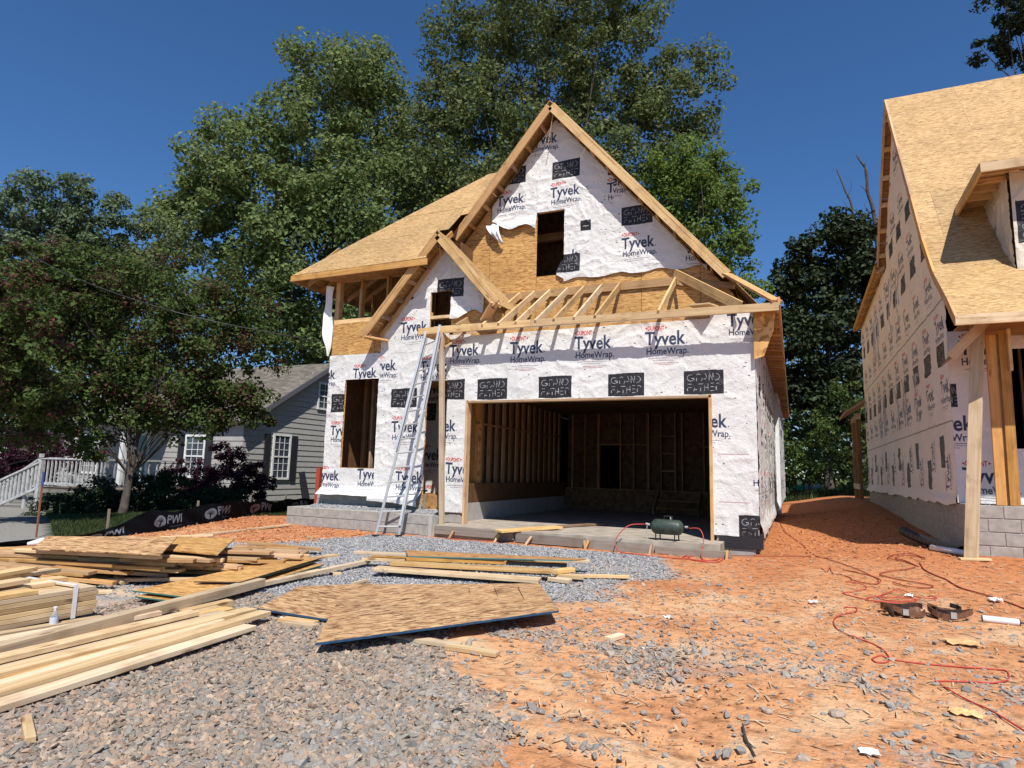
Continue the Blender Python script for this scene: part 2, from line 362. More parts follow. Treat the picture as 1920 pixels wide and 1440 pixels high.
class Print:
    def __init__(s, name, u0, u1, v0, v1, ppm=180, base=(.855, .85, .84)):
        s.u0, s.v0, s.ppm = u0, v0, ppm; s.W = int((u1-u0)*ppm); s.H = int((v1-v0)*ppm); s.u1 = u0+s.W/ppm; s.v1 = v0+s.H/ppm
        s.a = np.ones((s.H, s.W, 3), np.float32)*np.array(base, np.float32); s.name = name
    def rect(s, u, v, w_, h, col, al=1.):
        x0, x1 = int((u-s.u0)*s.ppm), int((u+w_-s.u0)*s.ppm)+1; y0, y1 = int((v-s.v0)*s.ppm), int((v+h-s.v0)*s.ppm)+1
        q = s.a[max(0, y0):max(0, y1), max(0, x0):max(0, x1)]; q[:] = q*(1-al)+np.array(col, np.float32)*al
    def stamp(s, st, u, v, w_=None, clipu=None, clipv=None, rot=0, sq=1., skew=0.):
        """st placed with its left-bottom at u, v (metres)"""
        (W, Hh), layers = st; k = 1. if w_ is None else w_/W
        ww, hh = W*k*sq, Hh*k
        if rot % 180: ww, hh = Hh*k*sq, W*k
        x0, x1 = max(0, int((u-s.u0)*s.ppm)), min(s.W, int((u+ww-s.u0)*s.ppm)+1); y0, y1 = max(0, int((v-.03-s.v0)*s.ppm)), min(s.H, int((v+.03+hh-s.v0)*s.ppm)+1)
        if x1 <= x0 or y1 <= y0: return
        X, Y = np.meshgrid((np.arange(x0, x1)+.5)/s.ppm+s.u0, (np.arange(y0, y1)+.5)/s.ppm+s.v0)
        lu = (X-u)/ww; lv = (Y-v+skew*(X-u)+.006*np.sin(X*9+Y*5))/hh
        if rot == 90: lu, lv = lv, 1-lu
        if rot == 270: lu, lv = 1-lv, lu
        ok = (lu >= 0) & (lu < 1) & (lv >= 0) & (lv < 1)
        if clipu: ok &= (X > clipu[0]) & (X < clipu[1])
        if clipv: ok &= (Y > clipv[0]) & (Y < clipv[1])
        for al, c in layers:
            if al.ndim == 2:
                al2 = al
            h_, w2 = al2.shape; r = max(1, int(SP/s.ppm/k/2+.5))
            A = 0
            for dx in (-.25, .25):
                for dy in (-.25, .25):
                    ix = np.clip(((lu+dx/s.ppm/max(ww, .01))*w2).astype(int), 0, w2-1); iy = np.clip(((lv+dy/s.ppm/max(hh, .01))*h_).astype(int), 0, h_-1); A = A+al2[iy, ix]/4.
            A = (A*ok)[..., None]*.96; q = s.a[y0:y1, x0:x1]; q[:] = q*(1-A)+np.array(c, np.float32)*A
    def staples(s, n):
        for _ in range(n):
            u, v = rng.uniform(s.u0, s.u1), rng.uniform(s.v0, s.v1); s.rect(u, v, rng.choice([.012, .03]), .012, (.25, .22, .22), .8)
    def material(s, tint=(1, 1, 1)):
        im = bpy.data.images.new(s.name, s.W, s.H, alpha=False); px = np.ones((s.H, s.W, 4), np.float32); px[..., :3] = s.a*np.array(tint)
        im.pixels.foreach_set(px.ravel()); im.update(); im.pack()
        m, n, l, b = mat_new(s.name); t = n.new('ShaderNodeTexImage'); t.image = im; t.extension = 'EXTEND'
        no = N(n, 'ShaderNodeTexNoise'); no.inputs['Scale'].default_value = 1.1; no.inputs['Detail'].default_value = 5; mp = mapping(n, l, (1, 1, 1)); l.new(mp.outputs[0], no.inputs['Vector'])
        r = ramp(n, [(.35, (.9, .9, .905)), (.65, (1, 1, 1))]); l.new(no.outputs[0], r.inputs[0])
        l.new(mixc(n, l, 1., t.outputs[0], r.outputs[0], 'MULTIPLY'), b.inputs['Base Color'])
        b.inputs['Roughness'].default_value = .5; b.inputs['Specular IOR Level'].default_value = .35
        f = N(n, 'ShaderNodeTexNoise'); f.inputs['Scale'].default_value = 14; f.inputs['Detail'].default_value = 6; f.inputs['Distortion'].default_value = 1.2; l.new(mp.outputs[0], f.inputs['Vector'])
        bump(n, l, f.outputs[0], b, .6, .02); return m
def crumple(u, v, k=1.):
    a = u*1.; b = v*1.
    wx = fbm(a*1.3, b*1.3, 2, 3)*.9; wy = fbm(a*1.3, b*1.3, 2, 8)*.9
    r1 = 1-np.abs(2*vnoise((a+wx)*3.2+(b+wy)*1.6, (b+wy)*3.4-(a+wx)*.8, 11)-1)
    r2 = 1-np.abs(2*vnoise((a+wy)*7.5-(b+wx)*3, (b+wx)*5.5, 23)-1)
    r3 = 1-np.abs(2*vnoise((a+wx)*15, (b+wy)*14+(a)*5, 31)-1)
    amp = .55+.9*vnoise(a*.9, b*.9, 40)
    return k*amp*(.014*r1**3+.010*r2**2+.0065*r3**2)
def wrap_patch(name, parent, pr, mt, to3, nrm, u0, u1, vb, vt, k=1., res=.026, flare=None, ragged=0., sag=0.):
    """cloth between u0..u1 and curves vb(u)..vt(u); to3(u,v)->point, nrm outward; separate mesh"""
    nu = max(2, int((u1-u0)/res)+1); us = np.linspace(u0, u1, nu)
    fb = vb if callable(vb) else (lambda u: u*0+vb); ft = vt if callable(vt) else (lambda u: u*0+vt)
    b = fb(us); t = ft(us); b = b+ragged*fbm(us*3, us*0+u0, 3, 5)
    nv = max(2, int(np.max(t-b)/res)+1); s = np.linspace(0, 1, nv)[:, None]
    Ug = np.broadcast_to(us, (nv, nu)); Vg = b+(t-b)*s
    d = .008+crumple(Ug, Vg, k)
    if flare is not None: d = d+flare(Ug, Vg)
    P = np.stack(to3(Ug, Vg), -1)+d[..., None]*np.array(nrm)
    o = P.reshape(-1, 3); org = o.mean(0)
    idx = np.arange(nv*nu).reshape(nv, nu); F = np.stack([idx[:-1, :-1], idx[:-1, 1:], idx[1:, 1:], idx[1:, :-1]], -1).reshape(-1, 4)
    me = bpy.data.meshes.new(name); me.vertices.add(len(o)); me.vertices.foreach_set('co', (o-org).ravel().astype(np.float32))
    me.loops.add(F.size); me.loops.foreach_set('vertex_index', F.ravel().astype(np.int32)); me.polygons.add(len(F))
    me.polygons.foreach_set('loop_start', np.arange(0, F.size, 4, dtype=np.int32)); me.polygons.foreach_set('loop_total', np.full(len(F), 4, np.int32))
    me.update(calc_edges=True)
    uv = me.uv_layers.new(name='UVMap'); U = ((Ug-pr.u0)/(pr.u1-pr.u0)).reshape(-1); V = ((Vg-pr.v0)/(pr.v1-pr.v0)).reshape(-1)
    uv.data.foreach_set('uv', np.stack([U[F.ravel()], V[F.ravel()]], -1).ravel().astype(np.float32))
    me.shade_smooth(); me.materials.append(mt)
    return put(name, me, None, parent, Matrix.Translation(org))

# ================================================================ MAIN HOUSE
house = thing('unfinished_house', (-5.2, 20, .3), 'unfinished house in white printed wrap with an open garage and tall steep gable', 'house')
YF, YC = 11.5, 13.0
# --- prints
pE = Print('wrap_print_front', -9.95, -.5, .4, 6.7)
def lg(p, u, vtop, w_=.8, **k): p.stamp(LOGO, u, vtop-.575*(w_/.84), w_, **k)   # vtop = top of the word's capitals
A = (-6.66, -.5)
for i, (u, v) in enumerate([(-6.64, 4.12), (-5.23, 4.10), (-3.84, 4.12), (-2.46, 4.12)]): lg(pE, u, v, .86 if i else .82, clipu=A)
for (u, v) in [(-6.69-.42, 2.52), (-6.63, 1.63), (-1.72, 2.58), (-1.0, 4.36), (-.66, 1.75)]: lg(pE, u, v, .8, clipu=A, clipv=((1.2, 1.45) if u == -.66 else None))
for u in (-5.94, -4.57, -3.16, -1.76): pE.stamp(BOX, u, 2.93, .68)
pE.stamp(BOX, -.88, .47, .6, clipu=A); pE.stamp(BOX, -6.9, 2.95, .66, clipu=A)
for u in (-5.2, -3.75, -2.4): pE.rect(u+.1, 3.52, .45, .012, (.72, .6, .6)); pE.rect(u+.2, 3.49, .25, .012, (.72, .6, .6))
for v in (1.87, 1.05): pE.rect(-1.2, v, .5, .012, (.7, .5, .52), .7)
CW = (-8.42, -6.67); LW = (-9.95, -8.42)
for (u, v) in [(-7.92, 4.71), (-7.36, 3.80), (-8.68, 3.88), (-8.02, 2.5), (-7.86, 1.42), (-7.9, 6.25)]: lg(pE, u, v, .8, clipu=CW)
for (u, v) in [(-9.16, 3.72), (-10.32, 3.72), (-9.70, 2.42), (-10.03, 1.4), (-8.87, 1.45)]: lg(pE, u, v, .76, clipu=LW)
pE.stamp(BOX, -9.72, 2.72, .66, clipu=LW); pE.stamp(BOX, -8.07, 2.80, .66); pE.stamp(BOX, -7.01, 5.18, .66); pE.stamp(BOX, -8.22, 5.22, .6)
pE.stamp(LOGO, -8.2, 4.55, .7, clipu=(-8.42, -7.75), clipv=(5.0, 5.2))
for v in (4.02, 2.05): pE.rect(-8.4, v, 1.2, .008, (.7, .7, .72), .6)
pE.staples(420); mE = pE.material()
toF = lambda u, v: (u, u*0+YF-.014, v)
nF = (0, -1, 0)
gab = lambda u: 6.36-1.2*np.abs(u+6.82)
fl = lambda u, v: .22*sm((1.12-v)/.3)**1.5*(.8+.5*vnoise(u*1.5, u*0, 4))
WP = lambda *a, **k: wrap_patch('house_wrap', house, pE, mE, toF, nF, *a, **k)
WP(-9.85, -9.36, .87, 4.05, flare=fl, ragged=.05); WP(-9.36, -8.42, .87, 1.46, flare=fl, ragged=.06); WP(-9.36, -8.42, 3.47, 4.05)
WP(-8.43, -7.17, lambda u: .75-.03*(u+7.8), gab, flare=fl, ragged=.08, k=1.15)
WP(-7.17, -6.66, 3.36, 4.42); WP(-7.17, -6.66, 5.33, gab)
WP(-6.65, -5.86, lambda u: 4.72+.12*(u+6.65)+.05*np.sin(u*9), gab, k=1.6, ragged=.12, flare=lambda u, v: .05*sm((4.95-v)/.25))
WP(-6.65, -6.14, .62, 4.34, ragged=.02); WP(-6.14, -1.29, 2.9, 4.3, ragged=.02)
WP(-1.29, -.552, .5, 4.36, k=1.1, ragged=.04)
# --- gable wrap, upper wall
pC = Print('wrap_print_gable', -6.75, -1.2, 5.5, 9.9)
for (u, v) in [(-5.55, 9.44), (-6.36, 8.06), (-4.98, 8.05), (-3.29, 6.6)]: lg(pC, u, v, .84)
lg(pC, -5.0, 6.5, .84, clipu=(-4.45, -3.9)); lg(pC, -3.95, 8.1, .84, clipu=(-3.47, -3.0)); lg(pC, -3.62, 7.95, .84, clipu=(-3.62, -3.47)); lg(pC, -1.95, 6.35, .84)
pC.stamp(BOX, -6.27, 8.31, .66); pC.stamp(BOX, -4.94, 8.24, .68); pC.stamp(BOX, -3.29, 6.88, .68); pC.stamp(BOX, -4.9, 5.97, .66); pC.rect(-4.23, 6.9, .24, .24, (.13, .13, .14)); pC.rect(-4.18, 7.0, .14, .015, (.75, .75, .75)); pC.rect(-3.6, 8.12, .07, .15, (.13, .13, .14))
for u, v in ((-4.95, 6.9), (-4.95, 6.6), (-5.2, 9.2)): pC.rect(u+.6, v, .3, .008, (.55, .5, .52), .5)
pC.staples(170); mC = pC.material()
toC = lambda u, v: (u, u*0+YC-.014, v)
main = lambda u: 9.74-1.2*np.abs(u+4.87)
CP = lambda *a, **k: wrap_patch('gable_wrap', house, pC, mC, toC, nF, *a, **k)
CP(-6.47, -5.30, lambda u: 7.32-.22*(u+6.3)+.09*np.sin(u*6.5), main, k=1.3, flare=lambda u, v: .07*sm((7.5-v)/.35), ragged=.1)
CP(-5.30, -4.62, 7.49, main, k=1.1)
CP(-4.70, -1.52, lambda u: 5.82+.0*u+.03*np.sin(u*7), lambda u: np.where(u < -4.60, 7.0, main(u)), k=1.2, ragged=.06) if False else None
CP(-4.62, -1.50, lambda u: 5.8+.03*np.sin(u*7), main, k=1.2, ragged=.06)
wrap_patch('gable_wrap', house, pC, mC, toC, nF, -4.78, -4.61, lambda u: 5.82+.6*np.abs(u+4.61), lambda u: 6.02+.25*np.sin((u+4.78)*9), k=1.4, flare=lambda u, v: u*0+.02)
# torn flap hanging from the left edge of the gable wrap
b = MB(); rows = 14
for i in range(rows+1):
    t = i/rows; wv = .3*(1-t)**.7+.015; xx = -6.42+.28*t**1.5
    for j in range(7):
        s = j/6-.5; b.v.append((xx+s*wv*1.1, 12.93-.10*math.sin(3*t)-.04*math.cos(j*2.2+t*4), 7.36-.52*t-.05*abs(s)))
for i in range(rows):
    for j in range(6): b.f.append((i*7+j, i*7+j+1, (i+1)*7+j+1, (i+1)*7+j))
WHITEW = flat_mat('white_wrap', (.72, .72, .74), .5, noise=.05, nscale=6, bumpk=.3)
b.put('torn_wrap_flap', WHITEW, house, smooth=True)
# loose flap on the left corner
b = MB()
for i in range(15):
    t = i/14; z = 5.72-1.68*t
    for j in range(5): s = j/4; b.v.append((-9.86-.2*s*math.sin(math.pi*min(1, .25+t*.75))-.01*math.sin(t*20), 11.46-.10*s-.05*math.sin(t*7+s*3), z))
for i in range(14):
    for j in range(4): b.f.append((i*5+j, i*5+j+1, (i+1)*5+j+1, (i+1)*5+j))
b.put('loose_wrap_flap', WHITEW, house, smooth=True)
# --- right side wall (faces +X)
pR = Print('wrap_print_side', 11.4, 33.2, .2, 4.6, ppm=70)
for i in range(16):
    for j, v in enumerate((4.1, 2.5, 1.5)):
        lg(pR, 11.9+i*1.38+(j % 2)*.5, v, .84)
    pR.stamp(BOX, 12.1+i*1.38, 2.95, .66)
pR.rect(11.4, 2.78, 22, .02, (.5, .5, .5), .6); pR.rect(11.4, 1.2, 22, .015, (.5, .5, .5), .6); mR = pR.material()
toR = lambda u, v: (u*0-.566, u, v)
wrap_patch('side_wrap', house, pR, mR, toR, (1, 0, 0), 11.465, 23, .5, 4.4, k=1.6, res=.045, ragged=.12, flare=lambda u, v: .06*sm((.8-v)/.3))
wrap_patch('side_wrap', house, pR, mR, lambda u, v: (u*0-.44, u, v), (1, 0, 0), 23, 33, .6, 4.4, k=1.6, res=.06, ragged=.12)
b = MB(); b.box(-.6, -.41, 22.98, 23.0, .3, 4.4); b.put('wall_return', WHITEW, house)
# --- OSB sheathing panels behind the wrap
def osbwall(u0, u1, v0, v1, Y=YF+.006, poly=None, m=OSB):
    pl = poly or [(u0, v0), (u1, v0), (u1, v1), (u0, v1)]
    return sheets('osb_panel', house, (0, Y, 0), (1, 0, 0), (0, 0, 1), pl, m, su=1.22, sv=2.44, stag=0, off=(-9.85, .93), th=-.012 if False else .012, jitter=.001)
SY = YF+.014
for r in [(-9.85, -9.36, .9, 4.82), (-9.36, -8.42, .9, 1.47), (-9.36, -8.42, 3.47, 4.82), (-8.42, -7.17, .7, 4.4), (-7.17, -6.62, 3.36, 4.36), (-6.62, -6.14, .6, 4.36), (-6.14, -1.29, 2.88, 4.36), (-1.29, -.58, .5, 4.36)]: osbwall(*r, Y=SY)
osbwall(0, 0, 0, 0, Y=SY, poly=[(-8.42, 4.4), (-7.17, 4.4), (-7.17, 5.95), (-8.42, 4.46)]); osbwall(0, 0, 0, 0, Y=SY, poly=[(-7.17, 5.34), (-6.65, 5.34), (-6.65, 6.2), (-6.82, 6.4), (-7.17, 5.98)]); osbwall(0, 0, 0, 0, Y=SY, poly=[(-6.65, 4.42), (-5.4, 4.42), (-5.4, 4.7), (-6.65, 6.2)])
def gsheet(poly): return sheets('osb_panel', house, (0, YC+.012, 0), (1, 0, 0), (0, 0, 1), poly, OSB, su=1.22, sv=2.44, stag=0, off=(-6.52, 4.6), jitter=.001)
gsheet([(-7.3, 4.4), (-5.3, 4.4), (-5.3, 9.3), (-7.3, 6.9)]); gsheet([(-5.3, 4.4), (-4.62, 4.4), (-4.62, 5.95), (-5.3, 5.95)]); gsheet([(-5.3, 7.47), (-4.62, 7.47), (-4.62, 9.5), (-4.87, 9.78), (-5.3, 9.26)]); gsheet([(-4.62, 4.4), (-.7, 4.4), (-1.0, 5.15), (-4.62, 9.5)])
# --- foundation, porch wall, slab
bl = MB(); bl.box(-.197, .197, -.1, .1, -.094, .094); _bm = bmesh.new(); BLK = bl.mesh('block', BLOCK)
_bm.from_mesh(BLK); bmesh.ops.bevel(_bm, geom=_bm.edges[:], offset=.006, segments=1, affect='EDGES'); _bm.to_mesh(BLK); _bm.free()
bl = MB(); bl.box(-.097, .097, -.1, .1, -.094, .094); BLKH = bl.mesh('half_block', BLOCK)
def block_wall(parent, x0, y0, x1, y1, z0, z1, cull=True):
    L = math.hypot(x1-x0, y1-y0); a = math.atan2(y1-y0, x1-x0); nc = round((z1-z0)/.2)
    b = MB(); b.box(.004, L-.004, -.088, .088, z0-.2, z1-.008, Matrix.Translation((x0, y0, 0)) @ Matrix.Rotation(a, 4, 'Z')); b.put('mortar_core', MORTAR, parent)
    for c in range(nc):
        z = z1-(c+.5)*.2; s = 0.
        items = []
        if c % 2: items.append((.1, BLKH)); s = .2
        while s+.4 <= L+.01: items.append((s+.2, BLK)); s += .4
        if L-s > .15: items.append((s+.1, BLKH))
        for q, me in items:
            x = x0+math.cos(a)*q; y = y0+math.sin(a)*q
            if cull and z+.1 < float(ground0(x, y))-.03: continue
            put('concrete_block', me, None, parent, Matrix.Translation((x, y, z+random.uniform(-.001, .001))) @ Matrix.Rotation(a, 4, 'Z') @ Matrix.Rotation(random.uniform(-.006, .006), 4, 'Z'))
porch = thing('block_porch_base', (-8.3, 10.85, .1), 'low grey block porch wall filled with gravel at the left of the garage', 'wall')
block_wall(porch, -10.15, 10.85, -6.47, 10.85, .0, .6); block_wall(porch, -10.05, 10.96, -10.05, 11.56, 0., .6)
block_wall(house, -10.0, 11.6, -7.2, 11.6, .35, .95); block_wall(house, -6.63, 11.6, -6.17, 11.6, .2, .6); block_wall(house, -1.25, 11.6, -.62, 11.6, .1, .5); block_wall(house, -.68, 11.7, -.68, 20, .1, .5)
slab = MB(); slab.box(-6.5, -1.12, 10.80, 11.56, .1, .4); slab.put('slab_apron', CONC, house)
slab = MB(); slab.box(-6.5, -.72, 11.56, 18.6, .1, .4); slab.put('garage_slab', CONC, house)
slab = MB(); slab.box(-9.8, -6.6, 11.75, 33, .1, .93); slab.box(-6.6, -.7, 18.75, 33, .1, .97); slab.put('floor_base', OSBD, house)
# --- openings trim, framing
def hb(name, p0, p1, w_, h, mat=PINE, parent=house, up=(0, 0, 1)): return beam(name, p0, p1, w_, h, mat, parent, up)
hb('door_jamb', (-6.145, YF-.01, .36), (-6.145, YF-.01, 2.92), .16, .045, ORNG, up=(1, 0, 0)); hb('door_jamb', (-1.31, YF-.01, .3), (-1.31, YF-.01, 2.92), .16, .05, ORNG, up=(1, 0, 0)); hb('door_head', (-6.14, YF-.01, 2.885), (-1.29, YF-.01, 2.885), .16, .045, ORNG)
hb('window_sill', (-9.36, YF+.06, 1.44), (-8.42, YF+.06, 1.44), .12, .04, PINE); hb('window_sill', (-7.2, YF+.04, 4.77), (-6.64, YF+.04, 4.77), .1, .07, PINE); hb('window_jamb', (-7.2, YF+.0, 4.4), (-7.2, YF+.0, 5.33), .06, .05, PINE)
# recess for the entry door
pB = Print('wrap_print_entry', -8.5, -6.5, .6, 3.6, ppm=150)
lg(pB, -8.2, 1.95, .84); lg(pB, -8.1, 3.5, .8); lg(pB, -8.0, 1.0, .8); pB.stamp(BOX, -8.35, 2.62, .66); mB_ = pB.material()
wrap_patch('entry_wrap', house, pB, mB_, lambda u, v: (u, u*0+12.78, v), nF, -8.45, -6.6, .62, 3.5)
b = MB(); b.box(-8.5, -8.45, 11.56, 12.85, .6, 3.6); b.put('entry_side_wall', WHITEW, house)
b = MB(); b.box(-8.5, -6.5, 11.53, 12.9, 3.38, 3.42); b.box(-8.5, -6.5, 12.8, 12.84, .5, 3.4); b.box(-6.6, -6.56, 11.53, 12.9, .3, 3.4); b.put('entry_lining', OSB, house)
# porch roof beam, its post, ledger and rafters
hb('roof_beam', (-7.21, 11.1, 4.375), (-4.62, 11.1, 4.37), .045, .14, PINE); hb('roof_beam', (-4.615, 11.1, 4.37), (-.14, 11.1, 4.33), .045, .14, PINE)
hb('porch_post', (-6.64, 11.12, 4.3), (-6.45, 11.12, gz(-6.45, 11.1)-.02), .09, .09, PALE)
hb('knee_brace', (-6.56, 11.12, 4.0), (-6.32, 11.4, 4.3), .09, .04, PINE); b = MB(); b.prism([(-7.15, 11.12, 4.3), (-6.6, 11.12, 4.3), (-6.6, 11.48, 4.2), (-6.62, 11.48, 4.1)], (0, 0, .015)); b.put('soffit_piece', OSB, house)
hb('ledger', (-6.35, YC-.03, 5.52), (-2.05, YC-.03, 5.52), .04, .18, ORNG, up=(0, 0, 1))
hb('ledger', (-2.05, YC-.03, 5.48), (-.95, YC-.03, 5.3), .04, .14, ORNG)
for x in (-5.67, -5.31, -4.93, -4.51, -4.13, -3.72, -3.31, -2.13): hb('rafter', (x, 11.08, 4.36), (x, 12.95, 5.54), .04, .14, PINE, up=(0, 0, 1))
hb('hip_rafter', (-2.15, 12.93, 5.68), (-.75, 11.25, 4.42), .04, .18, PINE); hb('jack_rafter', (-6.3, 11.13, 4.42), (-6.0, 12.9, 5.5), .04, .14, PINE)
hb('loose_board', (-6.9, 11.25, 4.47), (-5.3, 11.35, 4.49), .09, .035, PINE); hb('wall_plate', (-6.6, 11.58, 4.4), (-.6, 11.58, 4.4), .14, .08, PINE)
hb('loose_board', (-1.6, 11.5, 4.55), (-1.2, 11.3, 4.5), .3, .03, PALE)
# small gable roof
def roofboard(name, p0, p1, w_, h, mat=ORNG, up=(0, -1, 0)): return hb(name, p0, p1, w_, h, mat, up=up)
gx, gzz = -6.82, 6.56
hb('rake_board', (gx, 11.08, gzz-.1), (-8.66, 11.08, 4.36), .18, .045, ORNG, up=(0, 1, 0)); hb('rake_board', (gx, 11.08, gzz-.1), (-5.38, 11.08, 4.83), .18, .045, PINE, up=(0, 1, 0))
hb('lower_rafter', (gx, 11.45, gzz-.22), (-8.5, 11.45, 4.33), .1, .045, ORNG, up=(0, 1, 0)); hb('lower_rafter', (gx, 11.45, gzz-.22), (-5.5, 11.45, 4.78), .1, .045, ORNG, up=(0, 1, 0))
for k in range(6):
    t = (k+.3)/5.6
    hb('lookout', (gx-1.75*t, 11.1, gzz-.16-2.1*t), (gx-1.75*t, 11.5, gzz-.16-2.1*t), .04, .09, STUD)
    if t < .8: hb('lookout', (gx+1.75*t, 11.1, gzz-.16-2.1*t), (gx+1.75*t, 11.5, gzz-.16-2.1*t), .04, .09, STUD)
sheets('roof_sheet', house, (gx, 11.05, gzz+.01), (0, 1, 0), (-1, 0, -1.19), [(0, 0), (.75, 0), (.5, 2.9), (0, 2.9)], OSBR)
sheets('roof_sheet', house, (gx, 11.05, gzz+.01), (0, 1, 0), (1, 0, -1.19), [(0, 0), (.5, 0), (1.7, 1.9), (1.5, 2.1), (.3, 2.25), (0, 2.25)], OSBR)
hb('corner_block', (-5.42, 11.1, 4.85), (-5.75, 11.3, 4.55), .2, .04, ORNG); hb('corner_block', (-8.6, 11.1, 4.36), (-8.2, 11.42, 4.3), .14, .04, ORNG)
hb('string_line', (-6.78, 11.08, 6.45), (-6.86, 11.3, 5.95), .01, .01, PALE)
# main gable rakes, soffit lookouts
gx, gzz = -4.87, 9.98
hb('rake_board', (gx-.02, 12.58, gzz-.12), (-7.28, 12.58, 6.98), .2, .05, ORNG, up=(0, 1, 0)); hb('rake_board', (gx+.02, 12.58, gzz-.12), (-1.08, 12.58, 5.42), .2, .05, PINE, up=(0, 1, 0))
for k in range(10):
    t = .25+k*.36
    if t < 2.5: hb('lookout', (gx-t, 12.62, gzz-.2-1.2*t), (gx-t, 13, gzz-.2-1.2*t), .04, .09, ORNG)
    hb('lookout', (gx+t, 12.62, gzz-.2-1.2*t), (gx+t, 13, gzz-.2-1.2*t), .04, .09, ORNG)
hb('string_line', (-4.8, 12.6, 9.72), (-4.98, 12.75, 9.0), .012, .012, PALE)
SL = math.hypot(1, 1.2)
sheets('roof_sheet', house, (gx, 12.55, gzz+.02), (0, 1, 0), (-1, 0, -1.2), [(0, 0), (20.5, 0), (20.5, 3.6*SL), (3.6, 3.6*SL), (.0, 2.4*SL)], OSBR)
sheets('roof_sheet', house, (gx, 12.55, gzz+.02), (0, 1, 0), (1, 0, -1.2), [(0, 0), (20.5, 0), (20.5, 4.74*SL*.98), (0, 4.74*SL*.98)], OSBR)
sheets('roof_sheet', house, (gx, 12.55, gzz+.02), (0, 1, 0), (1, 0, -1.2), [(0, 3.82*SL), (0, 4.74*SL*.98), (-1.48, 4.74*SL*.98), (-1.48, 4.66*SL)], OSBR)
hb('kick_rake_board', (-1.08, 12.55, 5.43), (-.17, 11.1, 4.42), .2, .045, ORNG, up=(0, 0, 1)); 
hb('eave_board', (-.14, 11.08, 4.42), (-.14, 33.0, 4.42), .04, .14, ORNG)
sheets('soffit_sheet', house, (-.57, 11.15, 4.36), (0, 1, 0), (1, 0, .02), [(0, 0), (22, 0), (22, .42), (0, .42)], OSBD)
for k in range(54): hb('rafter_tail', (-.58, 11.4+.406*k, 4.42), (-.15, 11.4+.406*k, 4.36), .04, .12, ORNG)
b = MB(); b.prism([(-.56, 11.35, 4.35), (-.2, 11.35, 4.33), (-.24, 11.36, 4.0), (-.4, 11.36, 3.55), (-.56, 11.36, 3.5)], (0, .015, 0)); b.put('corner_offcut', OSB, house)
# hip roof on the left
hs = 1.02; K = (12.0, 5.95+hs)
sheets('roof_sheet', house, (-10.75, 11.0, 5.95), (1, 0, 0), (0, 1, hs), [(0, 0), (3.7, 0), (3.42, 1.428), (.93, 1.428)], OSBR, sv=1.428, off=(.4, 0))
s2 = (9.48-K[1])/(14.41-12); l2 = math.hypot(2.41, 9.48-K[1])
sheets('roof_sheet', house, (-10.75, 12.0, K[1]), (1, 0, 0), (0, 1, s2), [(.93, 0), (3.64, 0), (3.66, .76), (3.43, l2)], OSBR, off=(.9, 0))
sheets('roof_sheet', house, (-10.75, 12.0, K[1]), (1, 0, 0), (0, 1, s2), [(3.66, .76), (3.84, .78), (5.5, l2), (3.43, l2)], OSBR, off=(.9, 0))
b = MB()
for P in ([(-10.75, 11, 5.95), (-9.82, 12, K[1]), (-7.32, 14.41, 9.48), (-7.32, 16, 9.48), (-10.75, 19.4, 5.95)], [(-7.32, 14.41, 9.48), (-5.2, 14.41, 9.48), (-5.2, 16, 9.48), (-7.32, 16, 9.48)], [(-10.75, 19.4, 5.95), (-7.32, 16, 9.48), (-5.2, 16, 9.48), (-5.2, 19.4, 5.95)]): b.prism(P, (0, 0, -.012))
b.put('roof_back_slopes', OSBR, house)
hb('fascia_board', (-10.77, 10.99, 5.87), (-7.0, 10.99, 5.87), .04, .14, ORNG); hb('fascia_board', (-10.75, 11.0, 5.87), (-10.75, 19, 5.87), .04, .14, ORNG)
for k in range(9): hb('rafter_tail', (-10.4+.41*k, 11.02, 5.86), (-10.4+.41*k, 12.2, 6.96), .04, .12, ORNG)
for k in range(5): hb('rafter_tail', (-10.72, 11.5+.5*k, 5.86), (-9.8, 11.5+.5*k, 6.4), .04, .12, ORNG)
sheets('soffit_sheet', house, (-10.7, 11.03, 5.83), (1, 0, 0), (0, 1, 0), [(.6, 0), (3.4, 0), (3.4, .45), (.9, .45)], OSBD)
# open framing, upper left
for x in (-9.78, -9.1, -8.37): hb('stud', (x, 11.58, 4.92), (x, 11.58, 5.86), .14, .04 if x not in (-9.78,) else .12, ORNG, up=(1, 0, 0))
hb('sill_beam', (-9.85, 11.58, 4.86), (-7.2, 11.58, 4.86), .14, .12, PINE); hb('top_plate', (-9.87, 11.58, 5.9), (-7.1, 11.58, 5.9), .14, .09, ORNG)
hb('stud', (-9.78, 12.9, 4.0), (-9.78, 12.9, 5.9), .04, .14, ORNG)
hb('window_post', (-9.72, 12.35, 4.3), (-9.72, 12.35, 5.9), .1, .1, WHITEPAINT)
# --- interior
b = MB(); b.box(-9.8, -.62, 11.66, 32.9, 4.02, 4.05); b.put('upper_floor_deck', OSB_SHADE, house)
b = MB(); b.box(-6.6, -.62, 11.66, 18.6, 3.3, 3.33); b.put('garage_ceiling', OSB_SHADE, house)
for x in (-6.66, -.66): b = MB(); b.box(x, x+.02, 11.6, 18.6, .4, 3.3); b.put('garage_side_wall', OSB_SHADE, house)
b = MB(); b.box(-6.48, -6.44, 11.75, 18.4, .78, 1.2); b.put('dark_band', OSB_SHADE, house)
b = MB(); b.box(-6.4, -.85, 18.38, 18.4, .4, 1.02); b.put('dark_band', OSB_SHADE, house)
b = MB(); b.box(-6.6, -6.42, 11.62, 18.6, .4, .78); b.put('stem_wall', MORTAR, house)
b = MB(); b.box(-.85, -.66, 11.62, 18.6, .4, .9); b.put('stem_wall', flat_mat('stem_concrete', (.2, .19, .18), .9, noise=.15), house)
